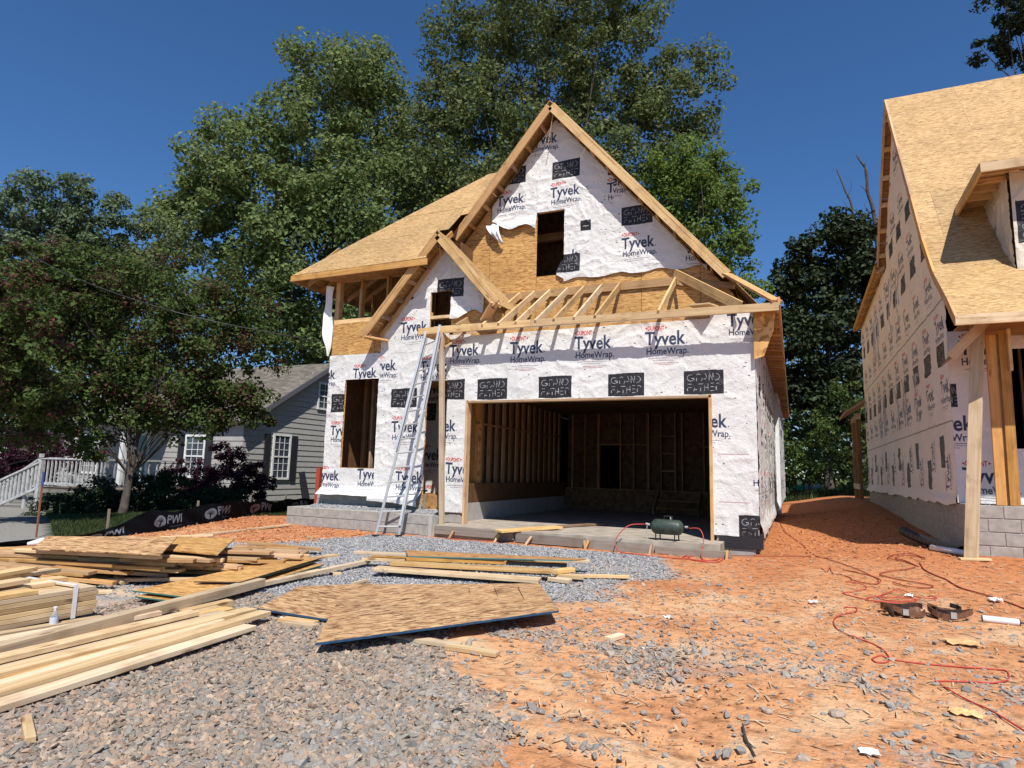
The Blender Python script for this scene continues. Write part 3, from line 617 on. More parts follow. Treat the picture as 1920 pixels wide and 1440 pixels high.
for k in range(17):
    y = 11.7+k*.406
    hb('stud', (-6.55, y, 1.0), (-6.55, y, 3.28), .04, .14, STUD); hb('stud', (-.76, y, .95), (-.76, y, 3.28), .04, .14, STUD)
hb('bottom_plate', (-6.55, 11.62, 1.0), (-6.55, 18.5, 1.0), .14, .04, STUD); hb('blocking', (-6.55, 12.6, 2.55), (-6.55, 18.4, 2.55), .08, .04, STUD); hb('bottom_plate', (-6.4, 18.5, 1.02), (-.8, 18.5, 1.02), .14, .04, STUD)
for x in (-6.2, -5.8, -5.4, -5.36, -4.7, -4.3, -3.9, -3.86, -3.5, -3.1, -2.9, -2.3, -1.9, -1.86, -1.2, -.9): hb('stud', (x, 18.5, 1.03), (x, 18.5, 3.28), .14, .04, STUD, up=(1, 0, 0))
for x0, x1, z in ((-5.4, -4.7, 2.35), (-4.7, -3.9, 2.35), (-3.5, -3.1, 1.6), (-3.5, -3.1, 2.1), (-3.5, -3.1, 2.6), (-2.3, -1.2, 2.3), (-1.9, -1.2, 1.5), (-1.9, -1.2, 2.7)): hb('blocking', (x0, 18.5, z), (x1, 18.5, z), .13, .04, STUD)
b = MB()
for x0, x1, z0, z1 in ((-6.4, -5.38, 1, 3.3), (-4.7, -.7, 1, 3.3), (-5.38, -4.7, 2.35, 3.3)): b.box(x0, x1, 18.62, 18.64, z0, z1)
b.put('inner_wall', OSB_DEEP_SHADE, house)
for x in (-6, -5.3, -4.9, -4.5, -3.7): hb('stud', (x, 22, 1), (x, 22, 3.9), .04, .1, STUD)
b = MB(); b.box(-9.84, -9.82, 11.6, 33, .93, 4.0); b.box(-9.8, -4.2, 32.9, 32.95, .9, 4.2); b.box(-3.6, -.6, 32.9, 32.95, .9, 4.2); b.put('outer_wall', OSB_SHADE, house)
b = MB(); b.box(-9.8, -8.5, 12.9, 12.92, .93, 4.0); b.box(-10.9, -9.7, 12.9, 12.92, .93, 4.0) if False else None; b.put('room_wall', OSB_SHADE, house)
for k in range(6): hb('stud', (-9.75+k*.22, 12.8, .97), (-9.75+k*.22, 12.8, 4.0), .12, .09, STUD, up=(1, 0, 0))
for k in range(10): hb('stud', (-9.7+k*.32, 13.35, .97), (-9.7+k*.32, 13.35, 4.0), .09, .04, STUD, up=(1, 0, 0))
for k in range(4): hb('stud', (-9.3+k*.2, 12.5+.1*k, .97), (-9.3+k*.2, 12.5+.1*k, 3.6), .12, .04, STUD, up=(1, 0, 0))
b = MB(); b.box(-8.9, -6.9, 14.4, 14.42, 4.05, 6.9); b.box(-7.0, -6.98, 12.4, 14.4, 4.05, 6.8); b.put('attic_wall', OSB_SHADE, house)
for k in range(2): hb('stud', (-8.8+k*.6, 14.35, 4.05), (-8.8+k*.4, 14.35, 6.6), .09, .04, STUD, up=(1, 0, 0))
b = MB(); b.prism([(-8, 20.2, 4.05), (-1.2, 20.2, 4.05), (-1.2, 20.2, 5.3), (-4.87, 20.2, 9.6), (-8, 20.2, 6.0)], (0, .02, 0)); b.put('attic_wall', OSB_SHADE, house)
for k in range(8): hb('stud', (-6.6+k*.4, 18, 4.05), (-6.6+k*.4, 18, 7.4), .09, .04, STUD, up=(1, 0, 0))
b = MB(); b.prism([(-6.4, 14.8, 4.05), (-3.2, 14.8, 4.05), (-3.2, 14.8, 7.7), (-4.87, 14.8, 9.7), (-6.4, 14.8, 7.9)], (0, .02, 0)); b.put('window_dark_backing', OSB_SHADE, house)  # dark sheet added behind the gable window so its opening stays black
hb('header', (-5.8, 14.2, 7.35), (-4.0, 14.2, 7.35), .1, .2, STUD); hb('king_stud', (-5.0, 14.2, 7.4), (-5.0, 14.2, 8.3), .04, .09, STUD, up=(1, 0, 0)); hb('collar_tie', (-5.8, 14.0, 8.0), (-4.0, 14.0, 8.0), .04, .14, STUD)
# interior steps
st = thing('wooden_steps', (-3.0, 17.6, .4), 'dark wooden steps at the back of the empty garage', 'steps')
for k in range(2):
    beam('tread', (-3.5, 17.4+.28*k, .6+.2*k), (-2.3, 17.4+.28*k, .6+.2*k), .26, .04, STUD, st)
for x in (-3.48, -2.32): beam('stringer', (x, 17.15, .5), (x, 18.0, 1.0), .04, .2, STUD, st)
# form boards in front of the slab
for (x0, x1, z) in ((-6.4, -4.72, .33), (-4.68, -3.35, .29), (-3.3, -2.2, .27), (-2.15, -.95, .24)): hb('form_board', (x0, 10.76, z), (x1, 10.76, z-.01), .04, .16, GRAYW)
for x, t in ((-5.95, .12), (-5.0, .1), (-4.35, .16), (-3.35, -.05), (-3.28, .1), (-2.2, .04), (-1.0, .03)): hb('form_stake', (x, 10.71, .33), (x-t, 10.62, .06), .04, .07, ORNG, up=(0, 1, 0))
b = MB(); b.box(-1.2, -.5, 11.47, 11.5, .3, .56); b.box(-.6, -.55, 11.5, 12.6, .28, .5); b.put('black_flashing', BLACKP, house)
# ================================================================ RIGHT HOUSE
rh = thing('unfinished_house', (5, 18, .6), 'unfinished house at the right edge with tall OSB roof, dormer and block foundation', 'house')
prof = [(10.9, 3.93), (11.31, 4.31), (12.22, 5.04), (12.91, 5.84), (13.76, 7.06), (14.93, 8.68), (16.17, 10.46)]
pv = [16.17, 10.46]
for k, ((y0, z0), (y1, z1)) in enumerate(zip(prof[:-1], prof[1:])):
    L = math.hypot(y1-y0, z1-z0)
    cut = [(0, 0), (8, 0), (8, L), (0, L)]
    if k in (1, 2, 3):  # leave the dormer hole closed: the sheets run on below it
        pass
    sheets('roof_sheet', rh, (2.24, y0, z0), (1, 0, 0), (0, y1-y0, z1-z0), cut, OSBR, sv=max(L, .3), off=(-.7*k, 0), jitter=.001, gap=.003)
sheets('roof_sheet', rh, (2.24, 16.17, 10.46), (1, 0, 0), (0, 2.9, -3.12), [(0, 0), (8, 0), (8, 4.3), (0, 4.3)], OSBD)
rb = lambda *a, **k: beam(*a, **k)
for (p, q) in zip(prof[:-1], prof[1:]): rb('rake_board', (2.26, p[0], p[1]-.08), (2.26, q[0], q[1]-.08), .04, .14, ORNG, rh)
rb('rake_board', (2.26, 16.17, 10.38), (2.26, 19.07, 7.27), .04, .16, ORNG, rh); rb('eave_board', (2.2, 19.0, 7.2), (2.2, 25.9, 7.0), .04, .16, ORNG, rh)
for k in range(6):
    t = (k+.5)/6; rb('lookout', (2.27, 16.17+2.9*t, 10.34-3.12*t), (2.6, 16.17+2.9*t, 10.34-3.12*t), .04, .12, PINE, rh)
for k in range(22): rb('rafter_tail', (2.22, 19.1+.31*k, 7.1-.009*k), (2.7, 19.1+.31*k, 7.42-.009*k), .04, .1, ORNG, rh)
sheets('roof_sheet', rh, (2.18, 18.9, 7.3), (0, 1, -.03), (1, 0, .8), [(0, 0), (7, 0), (7, 4), (0, 4)], OSBD)
rb('fascia_board', (2.24, 10.88, 3.86), (10.2, 10.88, 3.86), .045, .15, PALE, rh)
b = MB(); b.box(2.5, 10, 11.0, 12.3, 3.98, 4.0); b.put('porch_ceiling', OSBD, rh)
for k in range(14): rb('rafter_tail', (2.5+k*.4, 10.92, 3.9), (2.5+k*.4, 11.9, 4.2), .04, .12, ORNG, rh)
# printed wrap on its left wall (faces -X)
pS = Print('wrap_print_left_bounce', 12.3, 26, 1.0, 10.2, ppm=110, base=(.92, .88, .83))  # pale warm base: bounced sunlight is painted into the wrap colour
for i in range(11):
    u = 12.55+i*1.25
    if True:
        pS.stamp(LOGO, -99, 0) if False else None
    def L2(u_, vt, **k):  # the wall faces -X, so the print runs towards -Y: mirrored in u
        pS.stamp(LOGO, u_, vt-.55, .8, **k)
    L2(u, 4.35); L2(u+.1, 3.25); pS.stamp(BOX, u+.05, 3.5, .62); L2(u+.5, 5.25); pS.stamp(BOX, u+.4, 5.75, .62); L2(u+.2, 6.7); pS.stamp(BOX, u+.2, 7.1, .6); L2(u+.6, 8.0); L2(u+.3, 9.2)
    pS.stamp(LOGO, u, 1.35+.3*(i % 2), .7, rot=90); pS.stamp(BOX, u-.25, 1.35+.4*((i+1) % 2), .55, rot=90)
pS.rect(12.3, 2.5, 14, .02, (.5, .46, .42), .8); pS.rect(12.3, 4.6, 14, .02, (.5, .46, .42), .8)
pS.staples(250); mS = pS.material()
toS = lambda u, v: (u*0+2.44, (12.3+pS.u1)-u, v)
fS = lambda u, v: .1*sm((1.35-v)/.2)*vnoise(u*1.2, u*0, 6)
def SP_(y0, y1, vb, vt, **k):
    S_ = 12.3+pS.u1; f = lambda q: (lambda u: q(S_-u)) if callable(q) else q
    wrap_patch('side_wrap', rh, pS, mS, toS, (-1, 0, 0), S_-y1, S_-y0, f(vb), f(vt), res=.05, **k)
pys = [p[0] for p in prof]+[19.0]; pzs = [p[1] for p in prof]+[7.3]
roofz = lambda y: np.interp(y, pys, pzs)-.14
SP_(12.365, 19.0, lambda y: 1.13+0*y, lambda y: roofz(y), flare=fS, ragged=.12); SP_(19.0, 25.8, 1.13, 7.15, flare=fS, ragged=.12)
OPW = flat_mat('wrap_over_opening', (.33, .34, .38), .35, noise=.35, nscale=4, bumpk=.5)
for (y, z0, z1) in ((15.2, 2.75, 3.75), (16.7, 2.75, 3.9), (18.0, 2.75, 3.9), (20.4, 2.75, 3.9), (21.3, 2.75, 3.9), (16.9, 5.2, 6.7), (18.2, 5.2, 6.7), (20.8, 5.1, 6.4), (21.8, 5.1, 6.4)):
    b = MB(); n = 5
    for i in range(9):
        for j in range(n+1): b.v.append((2.425-.012*math.sin(i*1.3+j*2)-.01*(j % 2), y+.55*j/n, z0+(z1-z0)*i/8))
    for i in range(8):
        for j in range(n): b.f.append((i*(n+1)+j, i*(n+1)+j+1, (i+1)*(n+1)+j+1, (i+1)*(n+1)+j))
    b.put('covered_window', OPW, rh, smooth=True)
# front wall
pT = Print('wrap_print_rh_front', 2.4, 6.5, 1.0, 4.2, ppm=150, base=(.9, .89, .89))
for (u, v) in ((2.57, 3.83), (2.0, 2.58), (2.5, 1.74), (3.9, 1.74), (3.9, 3.9)): pT.stamp(LOGO, u, v-.56, .82)
pT.stamp(BOX, 2.05, 2.72, .62, clipu=(2.4, 2.5)); pT.rect(2.42, 2.12, .3, .012, (.6, .5, .5))
mT = pT.material(); toT = lambda u, v: (u, u*0+12.39, v)
for (u0, u1, v0, v1) in ((2.41, 3.12, 1.17, 4.0), (3.12, 4.0, 1.17, 2.05), (3.12, 4.0, 3.66, 4.0), (4.0, 6.4, 1.17, 4.0)): wrap_patch('front_wrap', rh, pT, mT, toT, nF, u0, u1, v0, v1, k=.8)
b = MB(); b.box(2.47, 3.12, 12.42, 12.5, 1.17, 4.1); b.box(3.12, 4.0, 12.42, 12.5, 1.17, 2.05); b.box(4.0, 8, 12.42, 12.5, 1.17, 4.1); b.box(2.47, 2.5, 12.5, 19, .9, 4.1); b.box(2.47, 2.5, 19, 25.8, .9, 6.9); b.box(2.5, 9, 25.7, 25.8, .9, 9); b.box(2.5, 9, 14.2, 14.25, 1.17, 4.1); b.box(2.5, 9, 12.5, 25.8, 4.1, 4.15)
for (ya, za), (yb, zb2) in zip(prof[2:], prof[3:]+[(19.0, 7.3)]): ya = max(ya, 12.5); b.prism([(2.5, ya, 4.1), (2.5, ya, np.interp(ya, [q[0] for q in prof]+[19], [q[1] for q in prof]+[7.3])-.2), (2.5, yb, zb2-.2), (2.5, yb, 4.1)], (.03, 0, 0)); b.put('wall_sheathing', OSBD, rh)
for k in range(9): rb('stud', (2.9+k*.4, 13.6, 1.2), (2.9+k*.4, 13.6, 4.1), .1, .04, STUD, rh, up=(1, 0, 0))
block_wall(rh, 2.53, 25.8, 2.53, 11.9, .17, 1.17); block_wall(rh, 2.44, 11.8, 6.4, 11.8, -.03, 1.17, cull=False)
b = MB(); b.box(2.6, 8, 11.9, 12.4, .6, 1.12); b.put('porch_fill', flat_mat('gray_fill', (.36, .36, .37), .9, noise=.3, nscale=30, bumpk=1.), rh)
# porch posts and beam, temporary brace
rb('porch_beam', (2.62, 11.8, 3.88), (10, 11.8, 3.88), .14, .2, STUD, rh)
for x, y in ((2.84, 11.76), (2.94, 11.80), (3.0, 11.74)): rb('porch_post', (x, y, 1.17), (x+.02, y, 3.85), .04, .13, ORNG, rh, up=(1, 0, 0))
rb('porch_post', (3.07, 11.7, 3.85), (3.07, 11.7, 3.2), .12, .04, PINE, rh, up=(1, 0, 0)); rb('porch_post', (4.9, 11.8, 1.17), (4.9, 11.8, 3.85), .14, .14, ORNG, rh, up=(1, 0, 0))
b = MB(); b.prism([(2.3, 11.5, 3.4), (2.75, 11.8, 3.97), (2.75, 12.3, 3.97), (2.3, 12.3, 3.4)], (0, 0, .03)); b.put('side_roof_sheet', OSBD, rh)
rb('side_rake_board', (2.28, 11.5, 3.42), (2.78, 11.5, 3.98), .04, .14, PINE, rh)
# dormer
b = MB(); b.prism([(2.86, 11.59, 6.53), (8, 11.59, 6.53), (8, 13.35, 6.46), (2.86, 13.35, 6.46)], (0, 0, .03)); b.put('dormer_roof', OSBR, rh)
rb('dormer_fascia', (2.86, 11.58, 6.46), (8, 11.58, 6.46), .045, .15, PINE, rh); rb('dormer_rake', (2.87, 11.6, 6.46), (2.87, 13.28, 6.37), .045, .15, PINE, rh)
for k in range(4): rb('dormer_lookout', (2.9, 11.75+.36*k, 6.45), (3.4, 11.75+.36*k, 6.45), .04, .09, ORNG, rh)
pD = Print('wrap_print_dormer', 11.9, 13.6, 4.6, 6.6, ppm=150, base=(.82, .78, .72)); pD.stamp(LOGO, 12.1, 5.2, .8, rot=90); pD.stamp(BOX, 11.95, 5.3, .7, rot=90); mD = pD.material()
wrap_patch('dormer_wrap', rh, pD, mD, lambda u, v: (u*0+3.34, 25.5-u, v), (-1, 0, 0), 12.0, 13.48, lambda u: np.minimum(np.interp(25.5-u, pys, pzs)+.01, 6.49), 6.5, k=1.5)
wrap_patch('dormer_wrap', rh, pD, mD, lambda u, v: (3.34+(u-11.9), u*0+12.02, v), nF, 11.9, 13.6, 4.8, 6.5, k=1.5)
b = MB(); b.box(3.36, 6, 12.05, 13.6, 4.9, 6.5); b.put('dormer_box', OSBD, rh)
# rear side porch
for y in (26.1, 27.9): rb('rear_post', (2.2, y, .8), (2.2, y, 3.7), .14, .14, STUD, rh, up=(1, 0, 0))
rb('rear_rail', (2.15, 25.9, 1.25), (2.15, 28.2, 1.25), .05, .2, PALE, rh); rb('rear_beam', (2.2, 25.8, 3.78), (2.2, 28.3, 3.78), .14, .2, ORNG, rh)
b = MB(); b.prism([(1.75, 25.7, 3.85), (2.6, 25.7, 4.4), (2.6, 28.6, 4.4), (1.75, 28.6, 3.85)], (0, 0, .1)); b.put('rear_porch_roof', ORNG, rh)
br = beam('brace_board', (2.27, 11.1, gz(2.27, 11.1)-.02), (2.72, 11.75, 4.02), .05, .17, PALE, up=(1, -.5, 0)); tag(br, 'long pale board leaning against the porch posts of the right house as a brace', 'board')
ft = beam('wood_pad', (2.12, 11.05, gz(2.25, 11)+.02), (2.5, 11.1, gz(2.4, 11)+.03), .12, .03, PALE); tag(ft, 'short pale wood pad under the foot of the brace board', 'board')

# ================================================================ GREY NEIGHBOUR HOUSE
SID = flat_mat('grey_siding', (.36, .345, .325), .7, noise=.08, nscale=6); SIDW = WHITEPAINT; SHUT = flat_mat('black_shutter', (.02, .02, .025), .5)
GLASS, n_, l_, b_ = mat_new('window_glass'); b_.inputs['Base Color'].default_value = (.05, .06, .08, 1); b_.inputs['Roughness'].default_value = .06; b_.inputs['Specular IOR Level'].default_value = .9
m_, n_, l_, b_ = mat_new('shingle_roof'); mp_ = mapping(n_, l_, (3.2, 7, 7)); vo_ = N(n_, 'ShaderNodeTexVoronoi'); vo_.inputs['Scale'].default_value = 1; l_.new(mp_.outputs[0], vo_.inputs['Vector'])
se_ = n_.new('ShaderNodeSeparateColor'); l_.new(vo_.outputs['Color'], se_.inputs[0]); r_ = ramp(n_, [(0, (.1, .088, .07)), (.5, (.14, .125, .1)), (1, (.19, .17, .14))]); l_.new(se_.outputs[0], r_.inputs[0]); l_.new(r_.outputs[0], b_.inputs['Base Color']); b_.inputs['Roughness'].default_value = .95; SHING = m_
nb = thing('grey_cottage', (-26, 20, -.1), 'small grey sided cottage with white windows and brown shingle roof behind the trees', 'house')
XE_, YF_, zb, ze, sl_ = -20., 18.5, -.25, 3.25, .62; YB = 28.1; YR = 23.3; zr = ze+(YR-YF_)*sl_
nrow = 0; z = zb
while z < zr:                                   # east gable wall, plank by plank
    z1 = z+.24; y0 = YF_ if z < ze else YF_+(z-ze)/sl_; y1 = YB if z < ze else YB-(z-ze)/sl_; y1 = min(y1, 2*YR-y0)
    if y1-y0 > .2:
        b = MB(); b.prism([(XE_, y0, z), (XE_+.03, y0, z), (XE_+.008, y0, z1-.006), (XE_, y0, z1-.006)], (0, y1-y0, 0)); b.put('siding_plank', SID, nb)
    z = z1
z = zb
while z < ze-.05:
    for xa, xb in ((-33, -26.6), (-25.4, -20)):
        b = MB(); b.prism([(xa, YF_, z), (xa, YF_-.03, z), (xa, YF_-.008, z+.234), (xa, YF_, z+.234)], (xb-xa, 0, 0)); b.put('siding_plank', SID, nb)
    z += .24
b = MB(); b.box(-33, -20.01, YF_+.01, YB-.01, zb, ze); b.prism([(-33, YF_+.05, ze), (-33, YR, zr-.05), (-33, YB-.05, ze)], (12.98, 0, 0)); b.put('wall_core', SID, nb)
ov = .35
for s_, ya, yb in ((1, YF_-ov, YR), (-1, YB+ov, YR)):
    # shingle courses, one joined relief piece per slope
    b = MB(); n = 34
    for k in range(n):
        t0, t1 = k/n, (k+1)/n; yA = ya+(yb-ya)*t0; yB2 = ya+(yb-ya)*t1; zA = ze-ov*sl_+(zr-ze+ov*sl_)*t0+.1; zB = ze-ov*sl_+(zr-ze+ov*sl_)*t1+.1
        x = -33.3
        while x < -19.65:
            x2 = min(x+rng.uniform(.25, .4), -19.65); h = rng.uniform(.012, .03); b.prism([(x, yA, zA-.02), (x, yA, zA+h), (x, yB2, zB+.004), (x, yB2, zB-.02)], (x2-x-.006, 0, 0)); x = x2
    o = b.put('shingles', SHING, nb); o['kind'] = 'stuff'
    rbm = beam('rake_trim', (-19.66, ya, ze-ov*sl_-.02), (-19.66, yb, zr-.02), .05, .2, flat_mat('dark_trim', (.12, .12, .14), .6) if s_ == 1 else bpy.data.materials['dark_trim'], nb)
def window(parent, M_, w_, h, rows=3, cols=3):
    """double-hung window in the local xz plane, facing -y"""
    f = MB(); t = .09
    f.box(-w_/2-t, w_/2+t, -.05, .0, -t, 0, M_); f.box(-w_/2-t, w_/2+t, -.05, 0, h, h+t, M_); f.box(-w_/2-t, -w_/2, -.05, 0, 0, h, M_); f.box(w_/2, w_/2+t, -.05, 0, 0, h, M_); f.box(-w_/2, w_/2, -.045, -.005, h/2-.03, h/2+.03, M_)
    fo = f.put('window_frame', WHITEPAINT, parent)
    g = MB(); g.box(-w_/2, w_/2, -.015, -.01, 0, h, M_); g.put('pane', GLASS, fo)
    g = MB()
    for i in range(1, cols): g.box(-w_/2+w_*i/cols-.012, -w_/2+w_*i/cols+.012, -.03, -.018, 0, h, M_)
    for i in range(1, rows*2):
        if i != rows: g.box(-w_/2, w_/2, -.032, -.02, h*i/rows/2-.012, h*i/rows/2+.012, M_)
    g.put('muntins', WHITEPAINT, fo)
RE = Matrix.Rotation(R(90), 4, 'Z')
window(nb, Matrix.Translation((-19.96, 20.55, .95)) @ RE, .85, 1.75); window(nb, Matrix.Translation((-19.96, 23.0, 4.15)) @ RE, .7, 1.1, 2, 2)
for y in (19.75, 21.3): b = MB(); b.box(-19.97, -19.92, y-.16, y+.16, .8, 2.75); b.put('shutter', SHUT, nb)
window(nb, Matrix.Translation((-22.6, YF_-.03, .95)), 1.0, 1.6); window(nb, Matrix.Translation((-29.3, YF_-.03, .95)), 1.0, 1.6)
for x in (-23.4, -21.8, -30.1, -28.5): b = MB(); b.box(x-.18, x+.18, YF_-.08, YF_-.03, .85, 2.65); b.put('shutter', SHUT, nb)
b = MB(); b.box(-26.6, -25.4, YF_-.04, YF_, .3, 2.9); b.put('door_trim', WHITEPAINT, nb)
for x in (-27.6, -24.6): b = MB(); b.box(x, x+.2, 16.6, 16.8, .3, 3.1); b.put('porch_column', WHITEPAINT, nb)
b = MB(); b.box(-26.4, -25.6, YF_-.07, YF_-.045, .32, 2.6); b.put('front_door', flat_mat('teal_door', (.12, .25, .25), .5), nb)
b = MB(); b.prism([(-28, 16.3, 3.1), (-26, 16.3, 4.3), (-24, 16.3, 3.1)], (0, 3.5, 0)); b.put('porch_gable', SID, nb)
for p, q in (((-28.1, 16.25, 3.05), (-26, 16.25, 4.35)), ((-26, 16.25, 4.35), (-23.9, 16.25, 3.05))): beam('gable_trim', p, q, .04, .16, WHITEPAINT, nb)
# deck and white railing
rl = thing('white_railing', (-20, 14.2, -.2), 'white wooden porch railing with stairs in front of the grey cottage', 'railing')
RAIL_SHADE = flat_mat('shade_darkened_white', (.42, .42, .41), .7, noise=.3, nscale=9)  # white darkened: shade over the railing is put into its colour
rb2 = lambda n_, p, q, a, c: beam(n_, p, q, a, c, RAIL_SHADE, rl)
def rail_run(p, q, n, hgt):
    p = Vector(p); q = Vector(q); rb2('handrail', p+Vector((0, 0, hgt)), q+Vector((0, 0, hgt)), .1, .06); rb2('bottom_rail', p+Vector((0, 0, .12)), q+Vector((0, 0, .12)), .05, .08)
    for i in range(1, n):
        c = p.lerp(q, i/n); rb2('baluster', c+Vector((0, 0, .14)), c+Vector((0, 0, hgt-.02)), .045, .045)
dx, dy = .9, -.42
rail_run((-23.2, 13.0, .55), (-19.8, 13.0, .55), 16, .95); rail_run((-25.4, 13.0, -.45), (-23.2, 13.0, .55), 10, .95); rail_run((-23.4, 11.8, -.25), (-21.0, 11.8, .5), 12, .9); rail_run((-19.8, 13.0, .55), (-19.8, 16.5, .55), 12, .95)
for p, h in (((-23.2, 13, -.3), 1.95), ((-19.8, 13, -.3), 1.9), ((-21.8, 11.9, -.4), 1.35), ((-23.45, 11.8, -.4), 1.2), ((-21.0, 11.8, -.3), 1.75)): rb2('newel_post', p, (p[0], p[1], p[2]+h), .11, .11)
b = MB(); b.box(-23.2, -19.8, 13.05, 18.4, .45, .55); b.put('deck', GRAYW, rl)
sh = MB(); sh.box(-18.9, -18.55, 22.1, 22.2, 0, 1.3, Matrix.Rotation(0, 4, 'Z'))
o = beam('loose_shutter', (-19.55, 21.9, -.1), (-19.85, 21.75, 1.2), .35, .04, SHUT, up=(1, 0, 0)); tag(o, 'loose black shutter leaning against the grey cottage wall under its window', 'shutter')
b = MB(); b.box(-10.40, -10.29, 11.88, 12.1, .2, 1.45); o = b.put('red_panel', flat_mat('red_brown_sheet', (.35, .06, .03), .6)); tag(o, 'narrow red-brown panel standing at the left end of the wrapped wall', 'panel')
# ================================================================ SILT FENCE
path = [(-12.6, 3.6), (-11.9, 5.2), (-11.55, 6.76), (-11.45, 7.6), (-11.36, 8.33), (-11.35, 10.06), (-12.0, 12.0), (-12.6, 13.9), (-13.0, 15.3)]
def resample(pts, d):
    P = [Vector((*p, 0)) if len(p) == 2 else Vector(p) for p in pts]; out = [P[0]]; acc = 0
    for a, c in zip(P[:-1], P[1:]):
        L = (c-a).length; n = max(1, int(L/d))
        for i in range(1, n+1): out.append(a.lerp(c, i/n))
    return out
pth = resample(path, .09); sl0 = [0]
for a, c in zip(pth[:-1], pth[1:]): sl0.append(sl0[-1]+(c-a).length)
Lt = sl0[-1]; pF = Print('silt_fence_print', 0, Lt, 0, .5, ppm=220, base=(.05, .07, .10))
def mk_pwi():
    W, Hh = 1.0, .36; T = []
    def seg(p, q, w_): p = np.array(p); q = np.array(q); d = (q-p)/np.hypot(*(q-p)); nn = np.array([-d[1], d[0]])*w_/2; return [[p+nn, p-nn, q-nn], [p+nn, q-nn, q+nn]]
    cx0, cy0 = .17, .2; ov = []
    for i in range(24):
        a, c = 2*math.pi*i/24, 2*math.pi*(i+1)/24; ov.append([[cx0, cy0], [cx0+.15*math.cos(a), cy0+.125*math.sin(a)], [cx0+.15*math.cos(c), cy0+.125*math.sin(c)]])
    tree = []
    for a in range(20, 170, 22): tree += seg((cx0, cy0-.03), (cx0+.1*math.cos(R(a)), cy0-.02+.1*math.sin(R(a))), .012)
    tree += seg((cx0, cy0-.11), (cx0, cy0), .03)
    let = np.concatenate([text_tris('PWI', .36, .15, .42, .2, .03), text_tris('www.', .36, .05, .12, .04, .01)])
    rs = lambda t: raster(np.array(t)*SP, int(W*SP), int(Hh*SP)); g = (.5, .53, .57)
    T = []
    for i in range(12): T += [[[.45+i*.03, .06], [.47+i*.03, .06], [.47+i*.03, .08]]]
    return (W, Hh), [(rs(ov), g), (rs(tree), (.12, .12, .13)), (rs(text_tris('PWI', .36, .15, .42, .2, .03)), g), (rs(T), (.5, .5, .52))]
PWI = mk_pwi()
for s, q in ((3.92, .8), (5.08, .8), (6.2, 1.0), (7.85, 1.4), (10.0, 1.3)): pF.stamp(PWI, s, .05 if s > 4 else -.02, 1.0, sq=q)
mF = pF.material(); mF.node_tree.nodes['Principled BSDF'].inputs['Roughness'].default_value = .8; mF.node_tree.nodes['Principled BSDF'].inputs['Specular IOR Level'].default_value = .1
verts = []; uvs = []; n = 9
for i, p in enumerate(pth):
    t = (pth[min(i+1, len(pth)-1)]-pth[max(i-1, 0)]).normalized(); nn = Vector((-t.y, t.x, 0)); hh = float(np.interp(sl0[i], [0, 3.3, 3.8, 4.4, 4.95, 8, 12], [.08, .1, .12, .23, .42, .4, .38]))*(1+.05*math.sin(i*.5))
    for j in range(n):
        v = j/(n-1); wv = .035*math.sin(i*.55+v*3)*(1-v*.6)+.02*math.sin(i*1.3+j); q = p-nn*(wv+.10*(1-v)*0+.05*v); verts.append((q.x, q.y, gz(q.x, q.y)-.02+hh*v-.02*math.sin(i*.33)*v)); uvs.append((sl0[i]/Lt, v*.96))
me = bpy.data.meshes.new('fence_cloth'); F = [(i*n+j, (i+1)*n+j, (i+1)*n+j+1, i*n+j+1) for i in range(len(pth)-1) for j in range(n-1)]
me.from_pydata(verts, [], F); uv = me.uv_layers.new(name='UVMap')
for lp in me.loops: uv.data[lp.index].uv = uvs[lp.vertex_index]
me.shade_smooth()
sf = thing('silt_fence', (-11.4, 8.3, .1), 'low black cloth fence printed with white PWI emblems beside the lawn', 'fence')
put('fence_cloth', me, mF, sf)
for i in range(6, len(pth), 20): p = pth[i]; beam('fence_stake', (p.x-.04, p.y, gz(p.x, p.y)-.05), (p.x-.05, p.y, gz(p.x, p.y)+.5), .04, .03, GRAYW, sf, up=(1, 0, 0))
po = beam('marker_stake', (-12.44, 7.05, 0), (-12.46, 7.05, 1.0), .03, .02, flat_mat('rust_metal', (.28, .1, .05), .6), up=(1, 0, 0)); tag(po, 'thin rusty orange marker stake standing by the kerb in front of the lawn', 'stake')
po = MB(); po.tube([(-12.45, 7.05, 1.0), (-12.46, 7.05, 1.25)], .02); o = po.put('stake_tip', flat_mat('blue_tape', (.03, .06, .2), .6), bpy.data.objects['marker_stake'])
b = MB()
for i in range(12):
    a, r = rng.uniform(0, 6.28), .12; b.v.append((0, 0, 0)) if False else None
b.tube([(-11.5, 6.4, .1), (-11.38, 6.55, .14), (-11.25, 6.7, .13), (-11.15, 6.85, .1)], [.03, .06, .05, .02], 8); o = b.put('plastic_bag', WHITEP, smooth=True); tag(o, 'crumpled white plastic bag against the foot of the black silt fence', 'bag')

